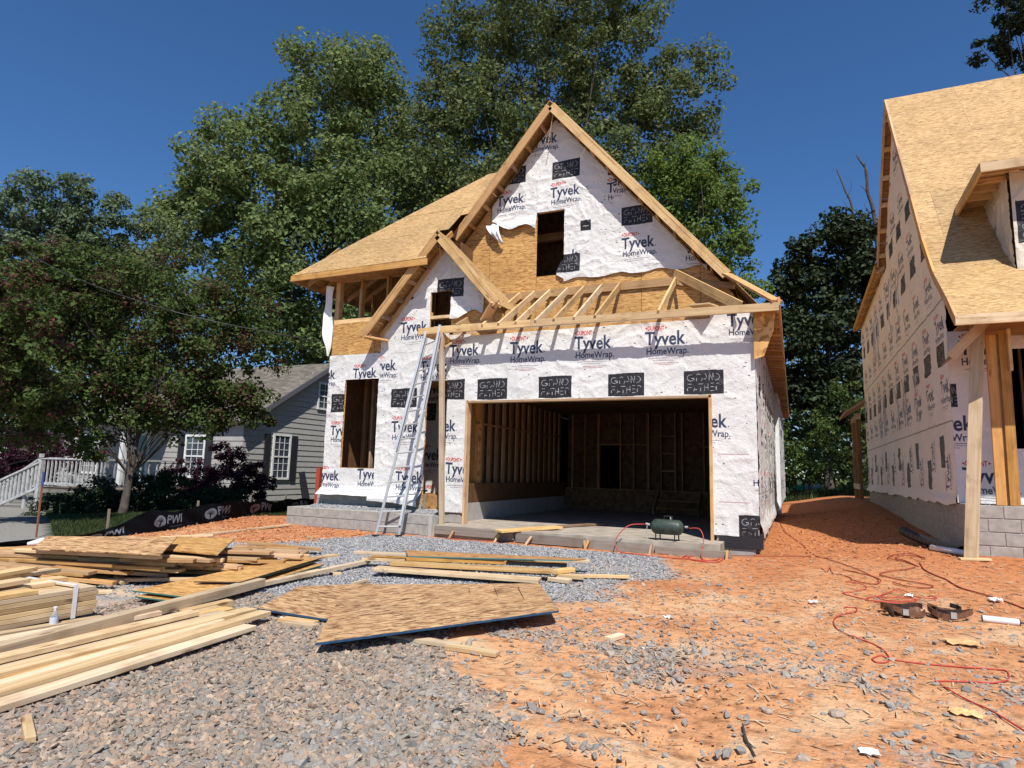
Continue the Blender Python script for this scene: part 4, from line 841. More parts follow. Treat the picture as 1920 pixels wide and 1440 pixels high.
# ================================================================ LADDER
ld = thing('extension_ladder', (-7.18, 10.35, .17), 'aluminium extension ladder leaning against the porch beam left of the garage', 'ladder')
B0, B1 = Vector((-7.42, 10.26, gz(-7.4, 10.3)-.01)), Vector((-7.0, 10.42, gz(-7, 10.4)-.01)); T0, T1 = Vector((-6.98, 11.06, 4.2)), Vector((-6.62, 11.02, 4.3))
ALW = flat_mat('bright_aluminium', (.78, .78, .76), .4, .5, noise=.08)
beam('rail', B0, T0, .025, .055, ALU, ld, up=(1, 0, 0)); beam('rail', B1, T1, .025, .055, ALU, ld, up=(1, 0, 0))
off = Vector((0, -.07, .03)); beam('fly_rail', B0.lerp(T0, .42)+off, T0.lerp(B0, -.03)+off, .022, .05, ALW, ld, up=(1, 0, 0)); beam('fly_rail', B1.lerp(T1, .42)+off, T1.lerp(B1, -.03)+off, .022, .05, ALW, ld, up=(1, 0, 0))
beam('fly_rail', B1.lerp(T1, .05)+off*.6, B1.lerp(T1, .6)+off*.6, .02, .05, ALW, ld, up=(1, 0, 0))
for k in range(14):
    t = (k+.7)/14.2; b = MB(); b.tube([B0.lerp(T0, t), B1.lerp(T1, t)], .017, 8); b.put('rung', ALU, ld)
for P in (B0, B1): b = MB(); b.box(P.x-.04, P.x+.04, P.y-.06, P.y+.06, P.z-.01, P.z+.05); b.put('foot', BLACKP, ld)

# ================================================================ COMPRESSOR TANK, HOSES
tk = thing('air_tank', (-2.0, 10.95, .4), 'dark green portable air tank standing on the garage slab edge', 'air tank')
prof_t = [(-.31, 0), (-.31, .03), (-.295, .08), (-.265, .12), (-.22, .14), (.22, .14), (.265, .12), (.295, .08), (.31, .03), (.31, 0)]
Mt = Matrix.Translation((-1.99, 10.98, .62)) @ Matrix.Rotation(R(-6), 4, 'Z')
b = MB(); b.lathe([(x*.88, r*.9) for x, r in prof_t], 24, Mt); b.put('tank_body', GREENTANK, tk, smooth=True)
for s in (-.16, .16):
    b = MB(); b.tube([Mt @ Vector((s, -.12, -.07)), Mt @ Vector((s, -.13, -.22)), Mt @ Vector((s, .13, -.22)), Mt @ Vector((s, .12, -.07))], .012, 6); b.put('foot_bracket', BLACKP, tk)
b = MB(); b.tube([Mt @ Vector((-.05, 0, .13)), Mt @ Vector((-.05, 0, .18)), Mt @ Vector((.09, 0, .18)), Mt @ Vector((.09, 0, .13))], .009, 6); b.put('handle', BLACKP, tk)
b = MB(); b.tube([Mt @ Vector((-.3, 0, .02)), Mt @ Vector((-.37, 0, .03))], .02, 8); b.tube([Mt @ Vector((-.34, 0, .03)), Mt @ Vector((-.36, -.02, -.12)), Mt @ Vector((-.3, -.03, -.14))], .008, 6); b.tube([Mt @ Vector((.3, 0, .02)), Mt @ Vector((.35, 0, .02))], .018, 8); b.tube([Mt @ Vector((.06, 0, .13)), Mt @ Vector((.06, 0, .17))], .012, 8); b.put('valve', ALU, tk)
def smooth_pts(pts, n=8):
    P = [Vector(p) for p in pts]; out = []
    for i in range(len(P)-1):
        p0, p1, p2, p3 = P[max(i-1, 0)], P[i], P[i+1], P[min(i+2, len(P)-1)]
        for k in range(n):
            t = k/n; out.append(.5*((2*p1)+(-p0+p2)*t+(2*p0-5*p1+4*p2-p3)*t*t+(-p0+3*p1-3*p2+p3)*t**3))
    return out+[P[-1]]
def hose(name, pts, r, mat, label, cat='hose', n=7):
    q = smooth_pts(pts, n); q = [Vector((p.x, p.y, p.z if p.z > .01+gz(p.x, p.y) else gz(p.x, p.y)+r*1.1)) for p in q]
    b = MB(); b.tube(q, r, 6); o = b.put(name, mat, None, smooth=True); return tag(o, label, cat)
g3 = lambda x, y, h=0.: (x, y, gz(x, y)+h)
# ---- ground positions, metres
D = {
    'cord_front': [(1.24, 4.84, .02), (1.12, 5.21, .03), (.99, 5.41, .04), (.91, 5.63, .05), (.9, 5.68, .05), (1.06, 5.75, .05), (1.26, 5.83, .05), (1.39, 5.95, .06), (1.43, 6.17, .06), (1.31, 6.16, .06), (1.06, 6.12, .06), (.77, 6.09, .06), (.66, 6.12, .06), (.6, 6.18, .06), (.53, 6.05, .06), (.55, 5.95, .06), (.63, 6.02, .06), (.66, 6.18, .06), (.61, 6.45, .07), (.48, 6.65, .08), (.35, 6.87, .08), (.31, 7.12, .09), (.34, 7.4, .1), (.44, 7.64, .1), (.55, 7.8, .11), (.57, 7.99, .11), (.49, 8.0, .11), (.45, 7.93, .11)],
    'cord_mid': [(.31, 10.23, .23), (.37, 9.92, .21), (.42, 10.24, .24), (.44, 9.83, .21), (.53, 9.85, .21), (.64, 9.66, .2), (.66, 9.52, .19), (.89, 9.42, .18), (.98, 9.67, .21), (.82, 9.92, .23), (.58, 10.13, .24)],
    'cord_pile': [(.56, 9.42, .18), (.71, 9.35, .18), (.78, 9.18, .16), (.61, 8.85, .14), (.49, 8.73, .14), (.69, 8.5, .13), (.89, 8.4, .13), (1.05, 8.43, .13), (.84, 8.44, .13), (.71, 8.49, .13), (.81, 8.68, .14), (1.04, 8.76, .14), (1.25, 8.75, .14), (1.07, 8.58, .13), (.84, 8.67, .13), (1.04, 9.08, .16), (1.15, 9.18, .17), (1.21, 9.05, .16), (1.27, 8.86, .15), (1.46, 8.89, .15), (1.41, 9.0, .16)],
    'cord_right': [(2.28, 8.73, .14), (2.13, 9.07, .16), (1.98, 9.31, .19), (1.82, 9.53, .21), (1.74, 9.87, .25), (1.66, 10.05, .27), (1.58, 10.3, .3), (1.58, 10.59, .33), (1.59, 10.75, .35)],
    'cord_loops': [(1.54, 10.47, .32), (1.43, 10.73, .34), (1.27, 10.89, .35), (1.24, 11.05, .36), (1.37, 11.3, .38), (1.59, 11.38, .4), (1.7, 11.01, .38), (1.63, 11.18, .39), (1.46, 11.21, .38), (1.33, 11.01, .36), (1.43, 10.77, .35), (1.51, 10.52, .32), (1.4, 10.32, .3), (1.12, 10.13, .26), (1.01, 9.93, .24), (1.17, 9.77, .22), (1.44, 9.61, .21), (1.54, 9.52, .2), (1.44, 9.41, .19), (1.24, 9.42, .19), (1.11, 9.59, .2)],
    'hose_left': [(-6.11, 10.58, .19), (-5.37, 10.67, .19), (-4.57, 10.81, .19), (-3.79, 10.95, .2), (-2.89, 10.88, .2), (-1.96, 10.74, .19), (-1.31, 10.98, .2), (-0.79, 11.84, .21), (-0.38, 12.35, .23), (.13, 11.87, .27), (.49, 10.96, .29)],
    'hose_side': [(-0.43, 19.87, .29), (-0.26, 16.32, .27), (-0.08, 14.61, .27), (.1, 13.06, .27), (.24, 11.46, .28), (.48, 10.79, .28), (.72, 10.29, .26), (.93, 9.77, .22), (.95, 9.55, .2)],
    'hose_back': [(-0.12, 12.91, .25), (.4, 12.61, .3), (.88, 12.4, .35), (1.52, 12.44, .4)],
    'coil': [(-1.56, 10.96, .2), (-1.67, 10.54, .19), (-1.49, 10.41, .18), (-1.17, 10.47, .18), (-1.13, 10.84, .2), (-1.39, 10.94, .2), (-1.59, 10.58, .19), (-1.38, 10.25, .18), (-1.11, 10.29, .18), (-1.08, 11.14, .2), (-1.35, 11.27, .2)],
    'front_boards': [((-4.16, .17, .04), (-4.47, 4.39, .06), .14, .04), ((-4.34, .45, .06), (-4.64, 4.73, .1), .14, .04), ((-4.77, .63, .03), (-4.9, 4.43, .07), .14, .04), ((-4.72, .6, .11), (-4.87, 4.78, .09), .14, .04), ((-5.1, .96, .04), (-5.1, 4.73, .08), .12, .04), ((-4.94, 1.03, .13), (-5.65, 5.66, .15), .12, .09), ((-5.86, 1.24, .09), (-5.44, 4.23, .11), .14, .04), ((-5.98, 1.71, .11), (-5.98, 4.05, .03), .1, .04), ((-5.37, 4.4, .07), (-5.31, 4.92, .09), .1, .06), ((-5.8, 4.87, .08), (-5.53, 7.51, .18), .09, .05), ((-5.86, 4.55, .07), (-5.74, 6.76, .13), .09, .04)],
    'centre_boards': [((-5.07, 7.04, .18), (-2.92, 7.49, .16), .24, .04), ((-4.96, 7.27, .23), (-2.81, 7.82, .23), .22, .04), ((-5.69, 7.4, .3), (-3.68, 8.08, .28), .12, .04), ((-5.56, 7.42, .22), (-4.99, 7.63, .22), .1, .04), ((-3.7, 8.03, .3), (-2.62, 8.57, .29), .12, .04), ((-3.59, 7.96, .26), (-2.8, 8.16, .27), .1, .04), ((-2.86, 7.86, .18), (-2.5, 7.96, .17), .14, .05), ((-2.89, 7.74, .15), (-2.6, 7.73, .14), .12, .05), ((-2.84, 7.81, .23), (-2.68, 8.06, .24), .1, .05), ((-2.63, 8.14, .15), (-2.02, 8.39, .16), .06, .04), ((-5.8, 7.99, .16), (-3.04, 8.79, .19), .1, .08)],
    'heap_boards': [((-9.54, 4.48, .34), (-7.56, 5.26, .34), .14, .04), ((-8.72, 4.73, .38), (-6.84, 5.25, .38), .09, .04), ((-9.46, 4.51, .27), (-7.35, 5.06, .27), .09, .04), ((-9.24, 4.37, .26), (-7.5, 4.91, .19), .14, .04), ((-8.65, 4.79, .32), (-7.25, 5.25, .31), .09, .04), ((-9.44, 4.43, .32), (-7.13, 5.4, .31), .09, .04), ((-7.36, 5.15, .33), (-6.65, 5.58, .32), .14, .04), ((-7.37, 5.29, .37), (-6.51, 5.88, .3), .09, .04), ((-7.47, 5.31, .22), (-7.01, 5.61, .21), .09, .04), ((-7.35, 5.44, .16), (-7.05, 5.56, .14), .14, .04), ((-7.43, 5.19, .17), (-7.04, 5.54, .12), .09, .04), ((-8.04, 4.68, .14), (-7.21, 4.99, .09), .09, .04), ((-8.04, 4.73, .18), (-7.56, 4.89, .17), .14, .04), ((-7.5, 5.21, .11), (-7.29, 5.17, .05), .09, .04), ((-7.18, 5.59, .25), (-6.74, 5.93, .22), .09, .04), ((-7.34, 5.65, .15), (-6.97, 5.94, .12), .14, .04), ((-7.07, 5.62, .21), (-6.9, 5.64, .19), .09, .04), ((-8.46, 4.78, .26), (-7.33, 5.15, .21), .09, .04), ((-8.04, 4.79, .22), (-7.24, 5.19, .18), .14, .04), ((-7.9, 4.99, .31), (-6.9, 5.52, .26), .09, .04), ((-6.98, 5.81, .3), (-6.61, 5.91, .25), .09, .04), ((-7.3, 6.67, .3), (-6.47, 7.15, .25), .14, .04), ((-7.16, 6.46, .27), (-6.3, 7.17, .23), .14, .04), ((-7.67, 7.36, .3), (-6.88, 8.09, .18), .14, .04), ((-7.75, 7.18, .25), (-7.03, 7.76, .21), .14, .04), ((-7.11, 6.08, .22), (-6.61, 6.59, .21), .14, .04), ((-7.25, 6.54, .21), (-6.73, 7.01, .19), .14, .04)],
    'scrap_boards': [((-10.15, 8.35, .15), (-9.85, 10.58, .23), .09, .035), ((-10.47, 8.0, .14), (-9.91, 8.66, .16), .09, .035), ((-3.26, 4.79, .04), (-2.58, 4.82, .04), .1, .035), ((-2.67, 4.76, .04), (-2.21, 4.78, .04), .1, .035), ((-4.5, 4.81, .04), (-4.1, 4.81, .04), .12, .035), ((-4.38, 4.73, .04), (-4.02, 4.73, .04), .1, .035), ((-4.03, 2.35, .02), (-3.71, 2.2, .02), .05, .035), ((-6.2, 5.83, .07), (-6.15, 5.99, .08), .06, .035), ((-6.39, 6.38, .09), (-6.33, 6.54, .09), .06, .035), ((-6.58, 7.67, .12), (-6.48, 8.0, .13), .12, .035), ((-6.93, 7.36, .12), (-6.78, 7.55, .12), .08, .035), ((-4.93, 6.4, .09), (-4.9, 6.67, .1), .03, .035), ((-5.55, 6.79, .1), (-5.48, 6.87, .1), .05, .035), ((-4.86, 6.26, .08), (-3.66, 6.63, .1), .05, .035), ((-5.27, 5.81, .07), (-5.32, 5.91, .07), .05, .035), ((-1.52, 5.55, .06), (-1.44, 5.72, .07), .07, .035), ((-8.27, 9.31, .17), (-8.2, 9.44, .18), .05, .035), ((-7.08, 4.7, .04), (-7.03, 4.84, .04), .06, .035)],
    'sheet_big': [(-3.47, 4.09, .1), (-2.06, 5.79, .19), (-2.78, 7.13, .17), (-4.74, 6.05, .13)],
    'sheet_low': [(-4.88, 4.87, .07), (-3.84, 4.85, .07), (-4.61, 6.38, .11), (-5.24, 5.83, .1)],
    'sheet_left_near': [(-6.45, 4.67, .12), (-5.6, 4.67, .14), (-6.03, 7.09, .19), (-6.54, 7.07, .19)],
    'sheet_left_top': [(-6.1, 5.13, .18), (-5.62, 5.32, .19), (-6.02, 7.09, .22), (-6.34, 7.01, .22)],
    'heap_sheet_a': [(-8.29, 4.67, .42), (-6.64, 5.1, .43), (-7.41, 5.91, .51), (-8.84, 5.14, .49)],
    'heap_sheet_b': [(-7.39, 5.66, .38), (-6.44, 5.72, .38), (-7.13, 6.59, .45), (-7.94, 6.31, .45)],
    'heap_sheet_c': [(-7.17, 3.61, .28), (-6.75, 3.81, .28), (-7.41, 4.37, .31), (-8.17, 4.14, .3)],
    'pile_sheet_dark': [(-4.81, 7.42, .3), (-2.68, 8.07, .34), (-2.58, 8.32, .34), (-5.01, 7.65, .34)],
    'heap_ply': [(-6.95, 6.74, .23), (-6.48, 7.16, .21), (-6.62, 7.53, .22), (-7.15, 7.22, .25)],
    'P': {'bottle': (-6.29, 3.69, .0), 'belt1': (1.07, 8.01, .11), 'belt2': (1.39, 7.99, .11), 'caulk0': (1.69, 7.96, .11), 'caulk1': (1.98, 7.93, .11), 'pipe0': (1.66, 13.74, .42), 'pipe1': (1.93, 12.9, .42), 'pipe2': (2.3, 12.27, .42), 'pvc0': (1.99, 12.23, .42), 'pvc1': (2.4, 11.72, .42), 'cup': (-5.43, 13.78, .2), 'wood1': (-0.39, 4.33, .01), 'wood2': (-0.29, 3.8, .0), 'paper': (.33, 4.19, .01), 'leafpile': (.77, 5.28, .04), 'chip': (1.41, 7.03, .09), 'rock1': (-1.36, 5.38, .04), 'rag': (-6.06, 4.62, .02), 'strapend': (-4.44, 3.72, .0), 'tube0': (-4.53, 4.71, .02), 'tube1': (-4.49, 4.91, .03), 'box': (-8.68, 10.8, .19), 'stone_r': (.83, 5.29, .04)},
}
# ================================================================ GROUND
def dens(x, y):
    """gravel cover 0..1 by place"""
    x = np.asarray(x, float); y = np.asarray(y, float); nz = fbm(x*1.1, y*1.1, 4, 60)
    xb = np.interp(y, [0, 3, 4.5, 5.2, 6, 7, 8.5, 10.3], [-1.3, -1.6, -2.25, -2.9, -2.6, -2.0, -1.7, -1.8])+nz*1.3
    main = sm((xb-x)/1.1+.5)*(.75+.5*vnoise(x*2.2, y*2.2, 5))
    left = np.interp(y, [0, 7, 8.5, 10, 11], [-14, -11, -8.6, -7.9, -7.4])+nz*.8
    main = main*sm((x-left)/.5+.5)*sm((10.55-y)/.3+.5)
    patch = sm((fbm(x*1.3+4, y*1.5, 5, 77)+.02)*6)*sm((7.2-y)/2)*.38+.035*sm((10-y)/3)
    patch2 = .3*np.exp(-((x+.9)/.5)**2-((y-8.1)/.5)**2)
    inner = np.exp(-((x+8.3)/1.)**2-((y-10.5)/.25)**2)*.3
    return np.clip(np.maximum(np.maximum(main, patch), np.maximum(patch2, inner)), 0, 1)
def axis(segs):
    out = [segs[0][0]]
    for a, c, d0, d1 in segs:
        x = out[-1]
        while x < c-1e-6:
            t = (x-a)/(c-a); x = x+d0+(d1-d0)*t; out.append(min(x, c))
    return np.array(out)
gxs = axis([(-400, -14, 40, .5), (-14, -7, .3, .06), (-7, 2.6, .05, .05), (2.6, 8, .06, .6), (8, 400, .8, 40)])
gys = axis([(-60, 1, 12, .3), (1, 9, .04, .05), (9, 14, .06, .15), (14, 60, .2, 3), (60, 600, 5, 60)])
GX, GY = np.meshgrid(gxs, gys)
GZ = ground(GX, GY)+.012*fbm(GX*9, GY*9, 3, 90)*np.exp(-np.maximum(GY-12, 0)/4)
tr_ = np.abs(GX+.2*GY-.2-.3*fbm(GX*.4, GY*.4, 2, 70)); GZ = GZ-.02*np.exp(-(tr_/.25)**2)*sm((9-GY)/3)*sm((GY-2)/2)
for c0_, k_ in ((3.3, .10), (3.75, .06)):
    q_ = GY-(c0_-.22*GX+.12*np.sin(GX*.9)); GZ = GZ-.022*np.exp(-(q_/.10)**2)*sm((GX+3)/1)+.012*np.exp(-((np.abs(q_)-.16)/.05)**2)*sm((GX+3)/1)
inside = (GX > -9.9) & (GX < -.7) & (GY > 11.2) & (GY < 33); GZ = np.where(inside, GZ-.4, GZ)
D_ = dens(GX, GY)
lawn = sm((-11.7-GX+.0*GY)/.4)*sm((GY-5.6-(-11.5-GX)*.22)/.4)*(1-sm((GX+11.3+0*GY)/.3)); lawn = np.maximum(lawn, sm((GY-33)/2)*sm((60-0*GX)/1)); lawn = np.maximum(lawn, sm((-12.9-GX)/.5)*sm((GY-6)/1))
road = sm((7.05+.55*(-12.0-GX)-GY)/.08)*sm((-11.62-GX)/.05+0*GY)*sm((GY-2)/.5)
nv, nu = GX.shape; idx = np.arange(nv*nu).reshape(nv, nu); F = np.stack([idx[:-1, :-1], idx[:-1, 1:], idx[1:, 1:], idx[1:, :-1]], -1).reshape(-1, 4)
def npmesh(name, V, F):
    me = bpy.data.meshes.new(name); me.vertices.add(len(V)); me.vertices.foreach_set('co', np.asarray(V, np.float32).ravel()); k = F.shape[1]
    me.loops.add(F.size); me.loops.foreach_set('vertex_index', F.ravel().astype(np.int32)); me.polygons.add(len(F))
    me.polygons.foreach_set('loop_start', np.arange(0, F.size, k, dtype=np.int32)); me.polygons.foreach_set('loop_total', np.full(len(F), k, np.int32)); me.update(calc_edges=True); me.shade_flat(); return me
me = npmesh('ground', np.stack([GX, GY, GZ], -1).reshape(-1, 3), F)
for nm, a in (('gravel', D_), ('lawn', lawn), ('road', road)):
    at = me.attributes.new(nm, 'FLOAT', 'POINT'); at.data.foreach_set('value', a.ravel().astype(np.float32))
me.shade_smooth()
m, n, l, b = mat_new('clay_ground')
def attr(nm): a = n.new('ShaderNodeAttribute'); a.attribute_name = nm; return a.outputs['Fac']
tc = mapping(n, l, (1, 1, 1))
def noi(sc, det=5, dist=0.):
    t = N(n, 'ShaderNodeTexNoise'); t.inputs['Scale'].default_value = sc; t.inputs['Detail'].default_value = det; t.inputs['Distortion'].default_value = dist; l.new(tc.outputs[0], t.inputs['Vector']); return t.outputs[0]
big = ramp(n, [(.3, (.42, .17, .07)), (.5, (.54, .27, .13)), (.68, (.58, .34, .18))]); l.new(noi(.55, 5, .4), big.inputs[0])
fine = ramp(n, [(.3, (.5, .46, .43)), (.48, (1, 1, 1)), (.7, (1.18, 1.15, 1.12))]); l.new(noi(11, 8), fine.inputs[0])
sepp = n.new('ShaderNodeSeparateXYZ'); l.new(tc.outputs[0], sepp.inputs[0])
far = n.new('ShaderNodeMapRange'); l.new(sepp.outputs[1], far.inputs[0]); far.inputs[1].default_value = 7.5; far.inputs[2].default_value = 11.5
clay = mixc(n, l, far.outputs[0], big.outputs[0], (.46, .175, .07))
c = mixc(n, l, 1., clay, fine.outputs[0], 'MULTIPLY')
spk = N(n, 'ShaderNodeTexVoronoi'); spk.inputs['Scale'].default_value = 55; l.new(tc.outputs[0], spk.inputs['Vector'])
sp = n.new('ShaderNodeSeparateColor'); l.new(spk.outputs['Color'], sp.inputs[0])
gr = ramp(n, [(0, (.16, .15, .15)), (.5, (.30, .28, .27)), (1, (.46, .43, .41))]); l.new(sp.outputs[0], gr.inputs[0])
gfac = ramp(n, [(.25, (0, 0, 0)), (.6, (1, 1, 1))]); mu = N(n, 'ShaderNodeMath', operation='MULTIPLY_ADD'); l.new(noi(6, 4), mu.inputs[0]); mu.inputs[1].default_value = .5; 
sub = N(n, 'ShaderNodeMath', operation='SUBTRACT'); l.new(attr('gravel'), sub.inputs[0]); sub.inputs[1].default_value = .3; l.new(sub.outputs[0], mu.inputs[2]); l.new(mu.outputs[0], gfac.inputs[0])
c = mixc(n, l, gfac.outputs[0], c, gr.outputs[0])
tan = ramp(n, [(.52, (0, 0, 0)), (.66, (1, 1, 1))]); l.new(noi(1.7, 6, .5), tan.inputs[0]); tf = N(n, 'ShaderNodeMath', operation='MULTIPLY'); l.new(tan.outputs[0], tf.inputs[0]); tf.inputs[1].default_value = .62
nearf = N(n, 'ShaderNodeMath', operation='SUBTRACT'); nearf.inputs[0].default_value = 1; l.new(far.outputs[0], nearf.inputs[1]); tf2 = N(n, 'ShaderNodeMath', operation='MULTIPLY'); l.new(tf.outputs[0], tf2.inputs[0]); l.new(nearf.outputs[0], tf2.inputs[1])
c = mixc(n, l, tf2.outputs[0], c, (.66, .47, .29))
lw = ramp(n, [(.3, (.02, .035, .012)), (.7, (.045, .065, .022))]); l.new(noi(8, 6), lw.inputs[0]); c = mixc(n, l, attr('lawn'), c, lw.outputs[0])
c = mixc(n, l, attr('road'), c, (.24, .23, .21))
l.new(c, b.inputs['Base Color']); b.inputs['Roughness'].default_value = .95; b.inputs['Specular IOR Level'].default_value = .15
hb1 = N(n, 'ShaderNodeMath', operation='MULTIPLY_ADD'); l.new(noi(38, 8, .3), hb1.inputs[0]); hb1.inputs[1].default_value = .6; l.new(noi(9, 6), hb1.inputs[2]); bump(n, l, hb1.outputs[0], b, .9, .035)
tag(put('ground', me, m), kind='structure')

# ---------------------------------------------------------------- stones
def ico():
    bm = bmesh.new(); bmesh.ops.create_icosphere(bm, subdivisions=1, radius=1); v = np.array([q.co[:] for q in bm.verts]); f = np.array([[q.index for q in p.verts] for p in bm.faces]); bm.free(); return v, f
OCT = (np.array([(1, 0, 0), (0, 1, 0), (-1, 0, 0), (0, -1, 0), (0, 0, 1), (0, 0, -1.)]), np.array([(0, 1, 4), (1, 2, 4), (2, 3, 4), (3, 0, 4), (1, 0, 5), (2, 1, 5), (3, 2, 5), (0, 3, 5)]))
def rotm(n_):
    q = rng.normal(size=(n_, 4)); q /= np.linalg.norm(q, axis=1)[:, None]; w_, x, y, z = q.T
    return np.stack([1-2*(y*y+z*z), 2*(x*y-z*w_), 2*(x*z+y*w_), 2*(x*y+z*w_), 1-2*(x*x+z*z), 2*(y*z-x*w_), 2*(x*z-y*w_), 2*(y*z+x*w_), 1-2*(x*x+y*y)], -1).reshape(-1, 3, 3)
def stones(name, P, size, mat, base, label=None, flat=.6, lift=.35):
    n_ = len(P); bv, bf = base
    sc = size[:, None]*np.stack([rng.uniform(.8, 1.35, n_), rng.uniform(.6, 1., n_), rng.uniform(flat*.5, flat, n_)], -1)
    V = (bv[None]*(1+rng.uniform(-.42, .42, (n_, len(bv), 1)))+rng.uniform(-.22, .22, (n_, len(bv), 3)))*sc[:, None]
    a = rng.uniform(0, 6.283, n_); tilt = rng.normal(0, .35, (n_, 2))
    Rz = np.zeros((n_, 3, 3)); Rz[:, 0, 0] = np.cos(a); Rz[:, 0, 1] = -np.sin(a); Rz[:, 1, 0] = np.sin(a); Rz[:, 1, 1] = np.cos(a); Rz[:, 2, 2] = 1
    Rt = np.zeros((n_, 3, 3)); Rt[:] = np.eye(3); Rt[:, 0, 2] = tilt[:, 0]; Rt[:, 2, 0] = -tilt[:, 0]; Rt[:, 1, 2] = tilt[:, 1]; Rt[:, 2, 1] = -tilt[:, 1]
    V = np.einsum('nij,nkj->nki', Rt @ Rz, V)+P[:, None]; V[..., 2] += (size*flat*lift)[:, None]
    F_ = (bf[None]+np.arange(n_)[:, None, None]*len(bv)).reshape(-1, 3)
    o = put(name, npmesh(name, V.reshape(-1, 3), F_), mat); return tag(o, label, 'gravel' if label else None, kind='stuff')
def stone_mat(name, cols):
    m, n, l, b = mat_new(name); g = n.new('ShaderNodeNewGeometry'); r = ramp(n, [(i/(len(cols)-1), c) for i, c in enumerate(cols)]); l.new(g.outputs['Random Per Island'], r.inputs[0])
    mp = mapping(n, l, (60, 60, 60)); t = N(n, 'ShaderNodeTexNoise'); t.inputs['Scale'].default_value = 1; t.inputs['Detail'].default_value = 3; l.new(mp.outputs[0], t.inputs['Vector']); q = ramp(n, [(.3, (.8, .8, .8)), (.7, (1.1, 1.1, 1.1))]); l.new(t.outputs[0], q.inputs[0])
    l.new(mixc(n, l, 1., r.outputs[0], q.outputs[0], 'MULTIPLY'), b.inputs['Base Color']); b.inputs['Roughness'].default_value = .85; return m
SM1 = stone_mat('near_stone', [(.15, .148, .135), (.30, .215, .155), (.22, .21, .185), (.45, .30, .195), (.18, .178, .165), (.34, .235, .165), (.25, .23, .195), (.48, .36, .255), (.21, .2, .175), (.38, .25, .165), (.29, .25, .195)])
SM2 = stone_mat('crushed_stone', [(.15, .155, .17), (.30, .30, .31), (.22, .225, .235), (.44, .44, .45), (.26, .26, .27), (.36, .34, .32), (.5, .49, .48)])
SM3 = stone_mat('loose_stone', [(.19, .18, .17), (.30, .27, .235), (.23, .22, .205), (.36, .31, .26), (.26, .25, .235), (.42, .32, .24)])
def scatter(n_, x0, x1, y0, y1, f):
    x = rng.uniform(x0, x1, n_); y = rng.uniform(y0, y1, n_); k = rng.random(n_) < f(x, y); x, y = x[k], y[k]; return np.stack([x, y, ground(x, y)], -1)
ICO = ico()
tocam = lambda x, y: np.ones_like(x)
P = scatter(50000, -6.5, -.9, 1.6, 5.6, lambda x, y: sm((dens(x, y)-.25)*3)*(x > -y*1.35-2.6)); print('near stones', len(P))
stones('gravel', P, .009+.021*rng.random(len(P))**2, SM1, ICO, 'coarse pinkish grey crushed stone in the left foreground')
P = scatter(125000, -10, -.9, 4.6, 11, lambda x, y: sm((dens(x, y)-.3)*2)*sm((y-4.6)/1.4)*np.interp(y, [5, 8, 11], [.9, .75, .55])); print('mid stones', len(P))
stones('gravel', P, rng.uniform(.009, .021, len(P)), SM2, OCT, 'fine blue grey crushed stone in front of the garage', lift=.6)
P = scatter(90000, -2.6, 3, 2.6, 9.5, lambda x, y: (dens(x, y)**1.3+.06)*np.interp(y, [3, 6, 9], [.8, .4, .2])); print('right stones', len(P))
stones('gravel', P, .005+.02*rng.random(len(P))**2*rng.choice([1, 1, 1, 1.7], len(P)), SM3, ICO, 'scattered grey stones and chips on the orange clay at right')
P = scatter(9000, -2.6, 3.2, 2.8, 11, lambda x, y: np.full_like(x, .35)*(x > -2.2)); 
stones('clods', P, rng.uniform(.006, .016, len(P)), flat_mat('clay_clod', (.46, .2, .09), .95), OCT, 'small orange clay crumbs and wood bits strewn over the bare ground at right')
P = np.concatenate([scatter(9000, -12, -7.8, 8, 11, lambda x, y: np.full_like(x, .6)), scatter(7000, -.5, 2.4, 11, 22, lambda x, y: np.full_like(x, .6))])
stones('clods', P, .008+.028*rng.random(len(P))**2.5, bpy.data.materials['clay_clod'], OCT, 'rough orange clay clods on the bare ground by the porch and between the houses')
for i, (x, y, s, lb) in enumerate(((-1.4, 5.2, .05, 'dark angular stone alone on the orange clay right of the big sheet'), (-.2, 4.55, .04, 'grey stone on the clay just beside the dry stick'), (.2, 4.7, .05, 'squarish blue grey stone on the clay left of the red cord'), (.0, 3.95, .04, 'grey stone at the bottom edge left of the stick'))):
    bm = bmesh.new(); bmesh.ops.create_icosphere(bm, subdivisions=2, radius=1)
    for v in bm.verts: v.co *= random.uniform(.8, 1.15); v.co = Vector((v.co.x*s, v.co.y*s*.8, v.co.z*s*.65))
    mb_ = bpy.data.meshes.new('stone'); bm.to_mesh(mb_); bm.free(); o = put('stone', mb_, SM3, None, Matrix.Translation((x, y, gz(x, y)+s*.3))); tag(o, lb, 'stone')
xs = rng.uniform(-9.95, -6.7, 9000); ys = rng.uniform(10.95, 11.5, 9000)
stones('gravel', np.stack([xs, ys, .53+.1*sm((ys-10.95)/.5)+.04*fbm(xs*2, ys*2, 2)], -1), rng.uniform(.012, .026, 9000), SM2, OCT, 'pale gravel filling the top of the block porch base')
b = MB(); b.box(-10, -6.6, 10.93, 11.7, .2, .54); b.put('gravel_bed', MORTAR, porch)
b = MB(); b.box(-7.15, -6.6, 11.5, 12.9, .2, .64); b.put('gravel_bed', MORTAR, porch)
xs = rng.uniform(2.65, 6, 6000); ys = rng.uniform(11.9, 12.4, 6000); stones('gravel', np.stack([xs, ys, 1.12+0*xs], -1), rng.uniform(.02, .035, 6000), SM2, OCT, 'pale gravel behind the porch wall of the right house')
